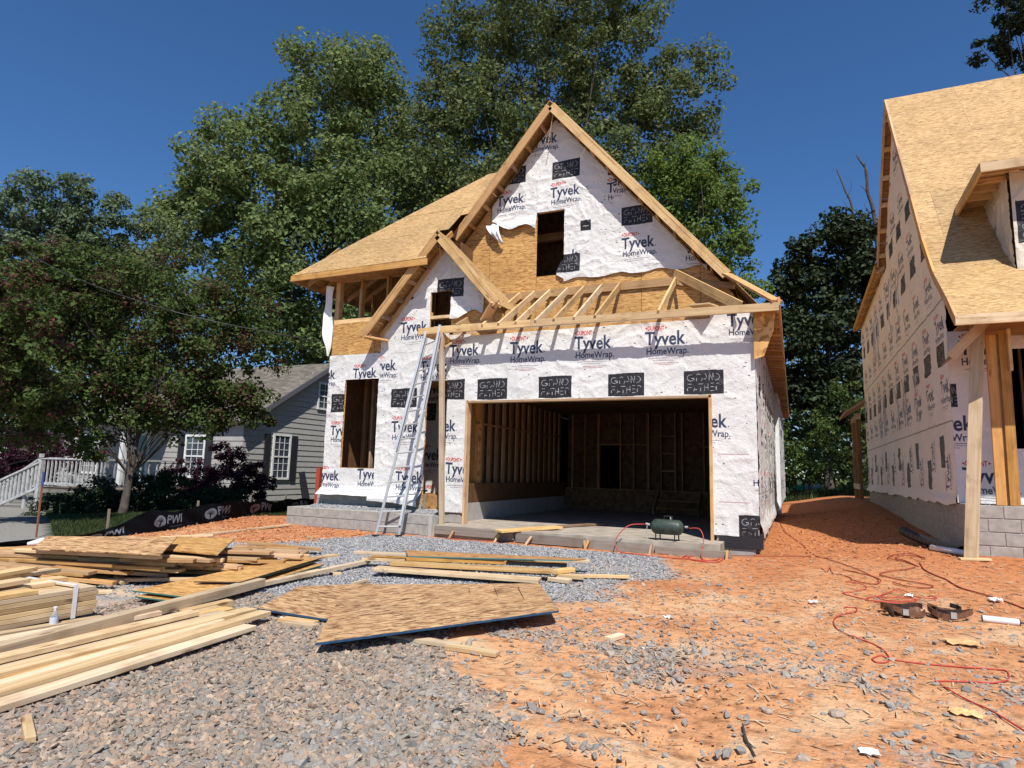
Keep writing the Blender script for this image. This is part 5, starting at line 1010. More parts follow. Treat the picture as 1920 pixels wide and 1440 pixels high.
# ---------------------------------------------------------------- chips, twigs and straw on the clay
b = MB()
for _ in range(2200):
    x = rng.uniform(-2.8, 3.2); y = rng.uniform(3, 11); a = rng.uniform(0, 6.28); L = rng.uniform(.02, .11)*(1.4 if rng.random() < .1 else 1); z = gz(x, y)+.008
    b.beam((x, y, z), (x+math.cos(a)*L, y+math.sin(a)*L, z+rng.uniform(-.004, .01)), rng.uniform(.004, .014), .003)
tag(b.put('wood_chips', PALE, org=(0, 6, 0)), 'scattered straw, splinters and wood chips on the orange clay', 'wood chips', kind='stuff')

# ================================================================ LOOSE TIMBER
def slabq(name, q, th, mat, label, edge=None, cat='sheet'):
    q = [Vector(p) for p in q]; c = sum(q, Vector())/len(q); u = (q[1]-q[0]).normalized(); nn = (q[1]-q[0]).cross(q[-1]-q[0]).normalized()
    if nn.z < 0: nn = -nn
    v = nn.cross(u); Mx = Matrix((u, v, nn)).transposed().to_4x4(); Mx.translation = c; Mi = Mx.inverted()
    b = MB(); b.prism([Mi @ p for p in q], (0, 0, th)); o = put(name, b.mesh(name, mat), None, None, Mx); tag(o, label, cat)
    if edge:
        cc = [Mi @ p for p in q]; e = MB()
        for i in edge[1]:
            p, r_ = cc[i], cc[(i+1) % len(cc)]; e.beam((p.x, p.y, (p.z+th/2)), (r_.x, r_.y, r_.z+th/2), .006, th*.9)
        put('painted_edge', e.mesh('painted_edge', edge[0]), None, o, Mx)
    return o
big = slabq('osb_sheet', D['sheet_big'], .02, OSBF, 'large OSB floor sheet with a blue edge lying tilted on scraps in the middle foreground', (BLUEP, (0,)))
Mb = WM[big.name]; qb = [Mb.inverted() @ Vector(p) for p in D['sheet_big']]
lines = MB()
for t in (.14, .3, .47, .62, .75, .87):
    p = qb[0].lerp(qb[1], t); r_ = qb[3].lerp(qb[2], t); r_ = p.lerp(r_, .8); lines.beam((p.x, p.y, .0205), (r_.x, r_.y, .0205), .006, .001)
put('marking_lines', lines.mesh('lines', LEATHD), None, big, Mb)
slabq('osb_sheet', D['sheet_low'], .02, OSBF, 'second OSB floor sheet with a blue edge half hidden beneath the large one', (BLUEP, (0, 3)))
slabq('osb_sheet', D['sheet_left_near'], .015, OSB, 'lower of two long OSB strips with green edges left of centre', (GREENP, (0, 1)))
slabq('osb_sheet', D['sheet_left_top'], .015, OSB, 'upper of two long OSB strips with green edges left of centre', (LEATHD, (0, 1)))
slabq('osb_sheet', [(p[0]+.12, p[1]-.05, p[2]-.04) for p in D['sheet_left_near']], .015, OSB, 'OSB strip with a green edge just showing beneath the two long strips', (GREENP, (0, 1)))
slabq('osb_sheet', D['heap_sheet_a'], .014, OSBF, 'streaky orange OSB sheet lying across the top of the timber heap')
slabq('osb_sheet', D['heap_sheet_b'], .014, OSB, 'OSB sheet with a green edge on the right end of the timber heap', (GREENP, (1,)))
slabq('osb_sheet', D['heap_sheet_c'], .014, OSBF, 'streaky OSB sheet at the left picture edge above the strapped bundle')
slabq('osb_sheet', D['pile_sheet_dark'], .016, OSBD, 'long narrow OSB offcut with a teal edge at the back of the centre plank pile', (flat_mat('teal_edge', (.03, .2, .22), .6), (0, 2, 3)))
slabq('plywood_piece', D['heap_ply'], .02, ORNG, 'small brown plywood piece at the right of the timber heap')
LB = {'front_boards': ['front-most long pale board with black end marks in the left foreground', 'long pale board with a red stamped end, second from the front', 'pale board with printed stamps in the middle of the long foreground row', 'long pale board lying over the foreground row, third from the front', 'clean pale board at the back of the flat foreground row', 'thick long timber raised on its edge behind the foreground row', 'long pale board behind the thick raised timber', 'thin weathered board between the strapped bundle and the long boards', 'short pale offcut lying at the end of the raised timber', 'long thin board pointing from the foreground row to the plank pile', 'long thin board beside the green-edged strips'],
      'centre_boards': ['wide wavy-edged pale plank at the front of the centre plank pile', 'wide knotty plank second in the centre plank pile', 'long narrow board sticking out left at the back of the centre plank pile', 'short board end at the left of the centre plank pile', 'pale board under the teal-edged strip at the right of the plank pile', 'grey shaded board on the right half of the plank pile', 'short pale block at the right front of the plank pile', 'small pale offcut below the right end of the plank pile', 'small block wedged between boards at the right of the plank pile', 'thin batten pointing right from the plank pile', 'dark lower board inside the back of the plank pile']}
MT = {'front_boards': [PALE, PALE, PALE, PALE, PINE, PALE, PALE, PALE, PALE, PALE, PINE], 'centre_boards': [PALE, PINE, PALE, PALE, PALE, GRAYW, PALE, PALE, PINE, PALE, ORNG]}
for key in ('front_boards', 'centre_boards'):
    for i, (p, q, w_, h) in enumerate(D[key]):
        p, q = Vector(p), Vector(q)
        for e in (p, q): e.z = max(e.z, gz(e.x, e.y)+h/2+.015)
        o = beam('board', p, q, w_, h, MT[key][i]); tag(o, LB[key][i], 'board', {'front_boards': 'long boards laid out in the left foreground', 'centre_boards': 'planks piled in the centre on the gravel'}[key])
for i, (p, q, lb) in enumerate((((-4.46, .5, .05), (-4.74, 4.35, .05), 'pale board tucked between the first and second long foreground boards'), ((-4.60, .5, .045), (-4.86, 4.62, .05), 'slightly darker board in the flat foreground row'), ((-4.93, .6, .05), (-5.02, 4.58, .05), 'pale board left of the stamped one in the foreground row'), ((-5.0, .7, .095), (-5.08, 4.3, .1), 'board stacked on top of the back of the foreground row'), ((-5.24, 1.0, .05), (-5.22, 4.72, .05), 'board at the shaded foot of the raised thick timber'), ((-5.62, 1.2, .1), (-5.36, 4.15, .1), 'pale board lying flat just behind the raised thick timber'), ((-5.75, 1.3, .05), (-5.62, 4.5, .06), 'board lower down between the thick timber and the bundle'))):
    o = beam('board', (p[0], p[1], p[2]+.02), (q[0], q[1], q[2]+.03), .13, .04, [PALE, PINE, PALE][i % 3]); tag(o, lb, 'board', 'long boards laid out in the left foreground')
hl = ['board on top of the heap running under the streaky sheet', 'long orange board on the heap just in front of the streaky sheet', 'long board on the left flank of the heap', 'lowest long board at the left edge of the heap', 'board lying lengthwise in the middle of the heap', 'longest board crossing the front of the heap', 'short board at the top centre of the heap', 'board end poking out at the right shoulder of the heap', 'thin board with its end facing the gravel', 'front-most pale board of the heap over the gravel', 'short pale board angled out of the heap front', 'board sloping down to the strapped bundle', 'short stub in the hollow of the heap', 'upright-leaning OSB coloured block at the heap front', 'orange board end right of the heap centre', 'low board end near the shade right of the heap', 'small cross block between boards of the heap', 'shaded board beneath the front of the heap', 'short shaded board left of the upright block', 'board bridging the middle of the heap', 'short board end beside the green-edged heap sheet', 'pale board on the right tail of the heap by the white paper', 'thin board at the far right tail of the heap', 'long board reaching from the heap towards the red dirt', 'board under the plywood piece right of the heap', 'short board in the shade behind the strips', 'flat board end between heap and gravel']
for i, (p, q, w_, h) in enumerate(D['heap_boards']):
    p, q = Vector(p), Vector(q)
    for e in (p, q): e.z = max(e.z, gz(e.x, e.y)+h/2+.015)
    o = beam('board', p, q, w_, h, [ORNG, PINE, ORNG][i % 3]); tag(o, hl[i % len(hl)], 'board', 'boards thrown on the left timber heap')
# boards buried in the heap, seen only as ends and slivers
for i in range(46):
    t = i/46; cx_ = rng.uniform(-8.6, -7.0); cy_ = rng.uniform(5.2, 6.3) if cx_ > -8 else rng.uniform(4.9, 5.7); a = R(rng.uniform(12, 34)); L = rng.uniform(1.2, 2.6); z = .05+.045*(i % 6); d = Vector((math.cos(a), math.sin(a), 0))*L/2
    c = Vector((cx_, cy_, gz(cx_, cy_)+z)); 
    o = beam('board', c-d, c+d+Vector((0, 0, rng.uniform(-.03, .03))), rng.choice([.09, .14]), .038, [ORNG, PINE, OSB][int(rng.integers(0, 5)) % 2]); tag(o, 'one of the orange boards jumbled inside the left timber heap', 'board', 'boards jumbled inside the left timber heap')
nsc = ['batten lying on the red dirt towards the block porch', 'thin board on the red dirt behind the heap', 'narrow pale stick sticking out under the front of the large sheet', 'split pale stick on the sand in front of the large sheet', 'short pale offcut left of the large sheet', 'second short offcut left of the large sheet', 'small upright splinter of wood on the gravel at bottom left', 'tiny offcut beside the long board end', 'small chip block on the grey gravel', 'square offcut on the gravel left of the plank pile', 'offcut on the gravel by the end of the long strips', 'thin chip behind the large sheet', 'tiny pale chip on the grey gravel', 'long thin batten lying behind the large sheet', 'small triangular offcut on the gravel', 'small pale chip on the orange clay right of the large sheet', 'pale block on the red dirt by the porch', 'yellow wood chip on the gravel by the bundle']
for i, (p, q, w_, h) in enumerate(D['scrap_boards']):
    p, q = Vector(p), Vector(q)
    for e in (p, q): e.z = max(e.z, gz(e.x, e.y)+h/2+.004)
    tag(beam('offcut', p, q, w_, h, PALE if i % 4 else PINE), nsc[i], 'offcut')
# strapped bundle
bd = thing('lumber_bundle', (-6.5, 2.6, .02), 'strapped bundle of pale boards at the left picture edge with a plastic bottle in front', 'lumber bundle')
for lv in range(7):
    for k in range(6):
        x = -6.12-.145*k; y1 = 4.02+rng.uniform(-.02, .02)-(.5 if lv == 6 and k in (0, 1) else 0)-(.22 if lv == 6 and k == 2 else 0)
        if lv == 6 and k > 3: continue
        beam('board', (x, .4, .09+.042*lv), (x, y1, .09+.042*lv), .14, .039, PALE if (lv+k) % 3 else PINE, bd)
for y in (1.0, 3.6): beam('bearer', (-6.05, y, .03), (-6.98, y, .03), .09, .06, GRAYW, bd)
b = MB(); ys = 3.82
for (x0, x1, z0, z1) in ((-6.046, -6.043, .06, .36), (-6.98, -6.045, .355, .359)): b.box(x0, x1, ys-.02, ys+.02, z0, z1)
b.put('strap', WHITEP, bd)
for p, q in (((-6.1, 2.2, .40), (-6.35, 3.55, .41)), ((-6.3, 2.5, .44), (-6.9, 3.9, .42)), ((-6.6, 3.2, .4), (-7.2, 4.3, .33))): tag(beam('board', p, q, .14, .04, PALE), {0: 'loose pale board lying on the strapped bundle nearest the camera', 1: 'second loose board lying crooked on the strapped bundle', 2: 'loose board sliding off the far side of the strapped bundle'}[[.44, .4, .40].index(p[2]) if False else (0 if p[0] == -6.1 else 1 if p[0] == -6.3 else 2)], 'board')
# ramp plank on the slab
tag(beam('ramp_plank', (-4.95, 10.55, .40), (-4.15, 11.6, .45), .28, .04, PINE), 'wide orange plank laid from the gravel onto the garage slab', 'plank')
tag(beam('loose_board', (-4.35, 11.75, .43), (-3.7, 13.3, .43), .14, .04, STUD), 'board lying on the garage floor behind the ramp plank', 'board')

# ================================================================ HOSES, PIPES, TOOLS
hose('air_hose', [(x, y, z+.01) for x, y, z in D['cord_front']], .006, REDHOSE, 'bright red air hose winding across the right foreground')
hose('air_hose', [(x, y, z+.01) for x, y, z in D['cord_pile']], .0065, REDHOSE, 'tangled coil of bright red hose behind the tool belts')
hose('air_hose', [(x, y, z+.01) for x, y, z in D['cord_mid']], .0065, REDDARK, 'short kinked red hose end on the clay between the two houses')
hose('air_hose', [(x, y, z+.01) for x, y, z in D['cord_right']], .009, REDDARK, 'thick rust red hose running out of the picture at right')
hose('air_hose', [(x, y, z+.01) for x, y, z in D['cord_loops']], .007, REDDARK, 'looped rust red hose lying in front of the black pipe')
hose('air_hose', [(x, min(y, 11.2), z+.01) for x, y, z in D['hose_left']], .0065, REDDARK, 'red hose lying along the foot of the garage slab')
hose('air_hose', [(x, y, z+.01) for x, y, z in D['hose_side']], .0065, REDDARK, 'brownish hose coming forward along the side of the wrapped house')
hose('air_hose', [(x, y, z+.01) for x, y, z in D['coil']], .009, REDHOSE, 'small red hose coil at the right corner of the slab')
hose('air_hose', [(-2.36, 10.93, .65), (-2.6, 10.75, .62), (-2.78, 10.62, .4), (-2.7, 10.5, .22), (-2.45, 10.45, .2), (-2.0, 10.4, .19), (-1.5, 10.35, .2)], .009, REDHOSE, 'red hose drooping from the left end of the green tank to the ground')
hose('air_hose', [(-1.63, 10.98, .62), (-1.45, 10.92, .62), (-1.38, 10.85, .45), (-1.4, 10.7, .25), (-1.35, 10.5, .19), (-1.25, 10.4, .19)], .009, REDHOSE, 'red hose drooping from the right end of the green tank')
P1 = D['P']
b = MB()
pp = smooth_pts([(1.72, 13.2, gz(1.7, 13.2)+.22), (1.95, 12.75, gz(1.9, 12.7)+.1), (2.15, 12.1, gz(2.1, 12.1)+.07), (2.28, 11.6, gz(2.2, 11.6)+.06)], 10); b.tube(pp, [.075+.006*(i % 2) for i in range(len(pp))], 12, cap=False)
tag(b.put('corrugated_pipe', BLACKP, smooth=False), 'black corrugated drain pipe lying against the block foundation of the right house', 'pipe')
b = MB(); b.tube([(1.95, 12.0, gz(1.95, 12.)+.05), (2.32, 11.35, gz(2.3, 11.3)+.05)], .045, 12); tag(b.put('white_pipe', WHITEP, smooth=True), 'short white plastic pipe lying beside the black drain pipe', 'pipe')
b = MB(); a_, c_ = Vector(P1['caulk0']), Vector(P1['caulk1']); a_.z += .035; c_.z += .035; d_ = (c_-a_)
b.tube([a_, c_], .033, 14); t_ = thing('sealant_tube', tuple(a_-Vector((0, 0, .035))), 'white sealant tube lying on the clay at the right edge', 'tube'); b.put('tube_body', WHITEP, t_, smooth=False)
b = MB(); b.tube([a_-d_*.03, a_], .034, 14); b.tube([c_, c_+d_*.03], .034, 14); b.tube([c_+d_*.03, c_+d_*.2], [.012, .005], 8); b.put('tube_caps', BLACKP, t_)
def belt(px, py, label, seed, s=1.):
    rr = random.Random(seed); t = thing('tool_belt', (px, py, gz(px, py)), label, 'tool belt'); z0 = gz(px, py)
    pts = []
    for i in range(22):
        a = i/21*5.6+seed; pts.append((px+.16*s*math.cos(a), py+.12*s*math.sin(a), z0+.07+.03*math.sin(a*2+seed)))
    b = MB()
    for p, q in zip(pts[:-1], pts[1:]): b.beam(p, q, .008, .055)
    b.put('belt_strap', LEATHER, t)
    pts = [(px+.1*s*math.cos(a/10*6+seed)-.02, py+.09*s*math.sin(a/10*6+seed), z0+.05+.008*a) for a in range(10)]; b = MB()
    for p, q in zip(pts[:-1], pts[1:]): b.beam(p, q, .008, .045)
    b.put('suspender_strap', LEATHD, t)
    for k in range(4):
        ox, oy = rr.uniform(-.13, .13)*s, rr.uniform(-.09, .06)*s; a = rr.uniform(0, 3); b = MB()
        Mx = Matrix.Translation((px+ox, py+oy, z0+.005)) @ Matrix.Rotation(a, 4, 'Z') @ Matrix.Rotation(rr.uniform(-.5, .5), 4, 'X')
        w_, d2, h_ = rr.uniform(.05, .08), rr.uniform(.02, .035), rr.uniform(.06, .11); n_ = 10; vs = []
        for zz, sc_ in ((0, .75), (h_*.5, 1.05), (h_, 1.)):
            for i in range(n_): an = i/n_*6.283; vs.append(Mx @ Vector((w_*sc_*math.cos(an), d2*sc_*math.sin(an), zz)))
        for i in range(n_): an = i/n_*6.283; vs.append(Mx @ Vector((w_*.85*math.cos(an), d2*.8*math.sin(an), h_*.3)))
        fs = [(r_*n_+i, r_*n_+(i+1) % n_, (r_+1)*n_+(i+1) % n_, (r_+1)*n_+i) for r_ in range(3) for i in range(n_)]+[tuple(range(n_))[::-1], tuple(range(3*n_, 4*n_))]
        b.add(vs, fs); b.put('pouch', LEATHER if k % 2 else LEATHD, t)
    b = MB(); b.box(px-.02, px+.03, py-.13*s, py-.12*s, z0+.03, z0+.09); b.put('buckle', ALU, t)
belt(1.0, 7.95, 'brown leather tool belt lying left of its twin on the clay', .4, 1.25); belt(1.42, 7.98, 'tan and dark leather tool belt with pouches lying on the clay nearer the white tube', 2.1, 1.2)
CLEAR, n_, l_, b_ = mat_new('clear_plastic'); b_.inputs['Base Color'].default_value = (.8, .85, .9, 1); b_.inputs['Roughness'].default_value = .1; b_.inputs['Transmission Weight'].default_value = .75; b_.inputs['IOR'].default_value = 1.3
x, y, z = P1['bottle']; x = -5.98; y = 3.62; z = gz(x, y); bo = thing('water_bottle', (x, y, z), 'clear plastic water bottle standing in front of the strapped bundle', 'bottle')
Mv = Matrix.Translation((x, y, z)) @ Matrix.Rotation(R(-90), 4, 'Y')
b = MB(); b.lathe([(0, 0), (0, .03), (.01, .033), (.06, .031), (.1, .033), (.14, .033), (.175, .015), (.2, .013), (.2, 0)], 16, Mv); b.put('bottle_body', CLEAR, bo, smooth=True)
b = MB(); b.lathe([(.2, 0), (.2, .016), (.215, .016), (.215, 0)], 12, Mv); b.put('cap', WHITEP, bo); b = MB(); b.lathe([(.06, .0325), (.11, .0345), (.13, .034)], 16, Mv); b.put('label', flat_mat('pale_label', (.55, .6, .7), .5), bo)
def litter(name, px, py, s, mat, label, h=.02, cat=None, seed=1):
    rr = random.Random(seed); b = MB(); n_ = 7; z0 = gz(px, py)+.004
    for i in range(n_):
        for j in range(n_): b.v.append((px+(i/(n_-1)-.5)*s*(1+.3*rr.random()), py+(j/(n_-1)-.5)*s*.7*(1+.3*rr.random()), z0+rr.random()*h+.3*h*math.sin(i*1.7)*math.sin(j*2.1)+.3*h))
    for i in range(n_-1):
        for j in range(n_-1): b.f.append((i*n_+j, (i+1)*n_+j, (i+1)*n_+j+1, i*n_+j+1))
    tag(b.put(name, mat, None, smooth=False), label, cat or 'litter')
litter('paper_scrap', .33, 4.2, .09, WHITEP, 'torn white paper scrap on the clay near the bottom edge', .02, 'paper', 3)
litter('plastic_scrap', -1.2, 6.55, .06, WHITEP, 'small crumpled white scrap on the clay in the middle', .03, 'litter', 4); litter('plastic_scrap', .15, 8.0, .08, WHITEP, 'pale crumpled scrap left of the red hose tangle', .03, 'litter', 5); litter('plastic_scrap', 2.05, 9.0, .1, WHITEP, 'crumpled white scrap near the thick hose at right', .04, 'litter', 6); litter('plastic_scrap', 1.2, 8.95, .08, WHITEP, 'white scrap lying inside the red hose tangle', .03, 'litter', 8)
litter('wrapper', -5.9, 4.3, .16, flat_mat('blue_wrapper', (.12, .2, .45), .4), 'blue part of a torn wrapper on the gravel behind the boards', .03, 'wrapper', 9); litter('wrapper', -5.78, 4.42, .12, flat_mat('pink_wrapper', (.6, .12, .18), .4), 'pink part of a torn wrapper on the gravel behind the boards', .04, 'wrapper', 10)
litter('dry_leaf', .95, 5.1, .15, PINE, 'curled dry leaf on the clay near the red hose', .02, 'leaf', 11); litter('bark_piece', 1.3, 6.9, .22, ORNG, 'flat pale bark piece on the clay below the tool belts', .03, 'bark', 12); litter('paper_scrap', -7.05, 7.1, .28, WHITEP, 'crumpled white paper on the boards at the right tail of the heap', .03, 'paper', 13)
litter('white_strap_scrap', -4.45, 4.9, .22, WHITEP, 'white plastic scrap at the end of the long boards', .03, 'litter', 14); litter('white_scrap', -5.3, 11.05, .09, WHITEP, 'tiny white scrap on the garage slab beside the door jamb', .03, 'litter', 15)
stk = MB(); stk.tube([(-.33, 4.25, gz(-.3, 4.2)+.015), (-.3, 4.05, gz(-.3, 4)+.018), (-.24, 3.86, gz(-.24, 3.9)+.012)], [.006, .009, .005], 6); tag(stk.put('stick', BARKD), 'thin dry stick on the clay at the bottom edge', 'stick')
# ---------------------------------------------------------------- back garden things
cg = thing('green_cart', (0, 44, .4), 'small green open cart on legs at the far end between the two houses', 'cart')
b = MB(); b.prism([(-.5, 43.7, .75), (.55, 43.7, .75), (.7, 43.7, 1.05), (-.6, 43.7, 1.05)], (0, 1, 0)); b.put('tub', flat_mat('bright_green', (.02, .3, .12), .5), cg)
for x in (-.4, 0, .4): beam('leg', (x, 43.8, .35), (x, 43.8, .76), .04, .04, ALU, cg, up=(1, 0, 0))
gb = thing('grey_box_trailer', (1.1, 44, .3), 'grey rounded plastic shed beside the green cart at the far end', 'box')
b = MB(); b.prism([(.65, 43.6, .3), (1.5, 43.6, .3), (1.55, 43.6, 1.05), (1.3, 43.6, 1.2), (.75, 43.6, 1.2), (.6, 43.6, 1.05)], (0, 1.2, 0)); b.put('box_body', flat_mat('pale_grey_plastic', (.35, .35, .34), .6), gb); b = MB(); b.box(.75, 1.0, 43.55, 43.6, .4, 1.0); b.put('door', GRAYW, gb)
tb = thing('long_bench', (3.4, 44, .3), 'long dark low rail on posts in the far grass behind the houses', 'rail')
beam('top_rail', (1.7, 44, .95), (6.5, 44, .95), .4, .08, BARKD, tb)
for k in range(11): beam('post', (1.9+k*.44, 44, .25), (1.9+k*.44, 44, .93), .1, .08, BARKD, tb, up=(1, 0, 0))
wr = MB(); wp = [Vector((-40, 16.5, 16.0)), Vector((-19.1, 9, 7.4)), Vector((-12.8, 9.0, 4.9)), Vector((-9.6, 12.6, 4.4))]; wr.tube(smooth_pts(wp, 10), .012, 5)
tag(wr.put('utility_wire', BLACKP), 'thin black utility wire sloping down through the trees at left', 'wire')
# ================================================================ TREES
def leaves(C_, n_per, size, cr, squash=.75, up=.55):
    """leaf blades round cluster centres: array of blade quads (two folded triangles each)"""
    k = len(C_); c = np.repeat(C_, n_per, 0); crr = np.repeat(cr, n_per)
    d = rng.normal(size=(len(c), 3)); d /= np.linalg.norm(d, axis=1)[:, None]; r = rng.random(len(c))**.45
    P = c+d*(crr*r)[:, None]*[1, 1, squash]
    nrm = d*.7+rng.normal(size=d.shape)*.55+[0, 0, up]; nrm /= np.linalg.norm(nrm, axis=1)[:, None]
    t = rng.normal(size=d.shape); t -= nrm*(t*nrm).sum(1)[:, None]; t /= np.linalg.norm(t, axis=1)[:, None]; bt = np.cross(nrm, t)
    s = size*rng.uniform(.6, 1.35, len(c)); L = (t*s[:, None])*.5; W = (bt*s[:, None])*.34; dr = nrm*(s*.12)[:, None]
    V = np.stack([P-L, P+W+dr, P+L, P-W+dr], 1)
    return V.reshape(-1, 3)
def crown_mesh(name, V):
    n_ = len(V)//4; i = np.arange(n_)[:, None]*4; F_ = np.concatenate([i+[0, 1, 2], i+[0, 2, 3]], 1).reshape(-1, 3); return npmesh(name, V, F_)
def clusters(ells, per, cr, lo=.5):
    C_ = []; Rr = []
    for (x, y, z, rx, rz) in ells:
        n_ = max(4, int(per*rx*rz)); d = rng.normal(size=(n_, 3)); d /= np.linalg.norm(d, axis=1)[:, None]
        r = lo+(1.02-lo)*rng.random(n_)**.6; C_.append(np.array([x, y, z])+d*r[:, None]*[rx, rx*.85, rz]); Rr.append(cr*rng.uniform(.55, 1.35, n_)*min(1, .5+rx/5))
    return np.concatenate(C_), np.concatenate(Rr)
def tree(name, base, ells, mat, label, cat='tree', per=2.0, cr=1.1, nl=70, size=.3, bark=BARK, trunk_r=.3, limbs=40, group=None, lo=.5, extra=None, extrafrac=0., bare=0):
    t = thing(name, base, label, cat, group); C_, Rr = clusters(ells, per, cr, lo)
    V = leaves(C_, nl, size, Rr); me = crown_mesh('crown', V); me.materials.append(mat); put('crown', me, None, t)
    if extra is not None:
        k = rng.random(len(C_)) < extrafrac; V = leaves(C_[k], nl, size*.8, Rr[k]*1.05); me = crown_mesh('crown', V); me.materials.append(extra); put('crown', me, None, t)
    b = MB(); base = Vector(base); top = Vector(np.average([e[:3] for e in ells], axis=0, weights=[e[3] for e in ells])); zt = max(e[2]+e[4]*.5 for e in ells)
    tp = smooth_pts([base, base.lerp(top, .35)+Vector((random.uniform(-.3, .3)*trunk_r*3, 0, 0)), base.lerp(top, .75), Vector((top.x, top.y, (top.z+zt)/2))], 4)
    b.tube(tp[:-3], [trunk_r*(1.25 if i == 0 else 1-.95*i/(len(tp)-4)) for i in range(len(tp)-3)], 9)
    sel = rng.choice(len(C_), min(limbs, len(C_)), replace=False)
    for s in sel:
        e = Vector(C_[s]); q = tp[int(random.uniform(.3, .98)*(len(tp)-1))]
        if e.z < q.z: q = tp[int(.3*(len(tp)-1))]
        m_ = q.lerp(e, .5)+Vector((random.uniform(-.4, .4), random.uniform(-.4, .4), random.uniform(.0, .6)))*min(1, (e-q).length*.2); r_ = trunk_r*random.uniform(.08, .2)
        b.tube(smooth_pts([q, m_, e], 4), [r_*(1-.8*i/8) for i in range(9)], 5)
    put('trunk', b.mesh('trunk', bark, True, tuple(base)), None, t, Matrix.Translation(base)); return t
L_POP = leaf_mat('poplar_leaves', [(.098, .146, .049), (.159, .220, .067), (.073, .116, .043), (.207, .256, .098), (.134, .183, .061)], .3)
L_OAK = leaf_mat('oak_leaves', [(.085, .122, .043), (.140, .177, .061), (.067, .098, .037), (.183, .213, .085)], .28)
L_MAP = leaf_mat('maple_leaves', [(.104, .171, .037), (.159, .232, .055), (.067, .116, .030)], .35)
L_BLU = leaf_mat('grey_green_leaves', [(.098, .146, .073), (.134, .195, .098), (.073, .110, .055), (.159, .207, .122)], .25)
L_MAG = leaf_mat('evergreen_leaves', [(.022, .038, .015), (.04, .06, .022), (.015, .028, .012), (.06, .08, .035)], .12)
L_SHR = leaf_mat('shrub_leaves', [(.061, .104, .024), (.098, .146, .037), (.043, .073, .022)], .3)
L_RED = leaf_mat('redbud_green', [(.06, .10, .025), (.10, .15, .035), (.045, .075, .02), (.085, .075, .03)], .35)
L_RDR = leaf_mat('redbud_red', [(.13, .045, .04), (.085, .03, .032), (.13, .065, .045)], .3)
L_PUR = leaf_mat('purple_leaves', [(.05, .016, .028), (.08, .025, .04), (.025, .01, .015)], .2)
L_PIN = leaf_mat('dark_pine_needles', [(.02, .035, .02), (.03, .05, .025)], .1)
tree('tulip_poplar', (-26, 30.5, -.2), [(-27.2, 29.3, 22.7, 4.4, 7.0), (-25.3, 32.2, 24.7, 3.6, 5.8), (-29.7, 26.8, 19.1, 4.2, 5.6), (-30.6, 24.2, 17.7, 2.3, 3.9), (-25.5, 29.2, 13.9, 5.4, 6.0), (-28.7, 26.5, 12.6, 3.5, 4.7), (-23.9, 32.1, 16.8, 5.2, 6.6), (-26.0, 31, 8.4, 5, 4), (-32.1, 23.9, 14.6, 1.7, 2.9), (-25.4, 33.4, 12.7, 5.0, 4.5)], L_POP, 'huge green tree with the broad lobed crown rising behind the left hip roof', per=3.6, cr=1.1, nl=118, size=.285, trunk_r=.4, limbs=45, lo=.3)
tree('tall_oak', (-13, 36, .3), [(-14.8, 35.0, 26.5, 4.5, 7.3), (-18.6, 33.1, 27.4, 3.5, 4.0), (-9.9, 36.7, 27.5, 4.1, 5.8), (-5.8, 37.6, 25.5, 2.7, 3.6), (-14.9, 34.9, 34.5, 8.5, 5.0), (-17.3, 32.7, 20.7, 5.3, 6.5), (-10.8, 35.4, 19.7, 3.9, 5.0), (-7.3, 37.3, 22.8, 2.9, 3.6), (-14, 34, 13, 5, 5), (-22.3, 35.6, 23.6, 4.0, 4.9), (-19.5, 37.2, 18.5, 5.5, 4.7)], L_OAK, 'tallest loose-crowned tree directly behind the main gable peak', per=3.6, cr=1.0, nl=105, size=.27, trunk_r=.35, limbs=50, lo=.35)
tree('maple_tree', (-4, 36, .3), [(-4.2, 35.8, 18.1, 2.6, 2.6), (-3.4, 35.8, 15.1, 1.8, 2.9), (-5.7, 35.5, 18.2, 2.4, 3.0), (-2.3, 35.9, 12.5, 1.4, 1.4), (-6.3, 35.4, 14.0, 2.9, 2.9), (-4.5, 35.5, 10.5, 2.2, 2.5)], L_MAP, 'bright green round tree to the right of the main gable', per=8, cr=.85, nl=110, size=.23, trunk_r=.28, limbs=30, lo=.3)
for nm, base, el, lb in (('left_background_tree', (-38.5, 21, -.3), [(-39.4, 19.6, 15.6, 1.5, 2.5), (-38.7, 20.9, 15.7, 1.6, 2.6), (-39.1, 20.2, 11.6, 2.6, 3.6), (-40.5, 17.5, 12.5, 2, 4)], 'tall grey-green tree at the far left edge'), ('left_background_tree', (-37.2, 23.3, -.3), [(-38.2, 21.8, 16.1, 1.5, 2.2), (-37.3, 23.3, 15.7, 1.3, 2.2), (-37.8, 22.6, 12.5, 2.3, 2.9), (-36.2, 25.0, 14.5, 1.7, 2.6)], 'grey-green tree with sky gaps second from the left edge')):
    tree('background_tree', base, el, L_BLU, lb, per=8, cr=.75, nl=90, size=.23, trunk_r=.25, limbs=25, lo=.35, group='background trees at the left')
tree('background_tree', (-30, 20.5, -.3), [(-29.3, 20.9, 11.4, 1.9, 3.3), (-29.8, 20.1, 8.4, 3.1, 3.0), (-31.9, 16.8, 7.3, 2.7, 2.7)], L_OAK, 'mid-green tree behind the red-leaved tree left of the big poplar', per=6, cr=.85, nl=90, size=.22, trunk_r=.25, limbs=25, lo=.3, group='background trees at the left')
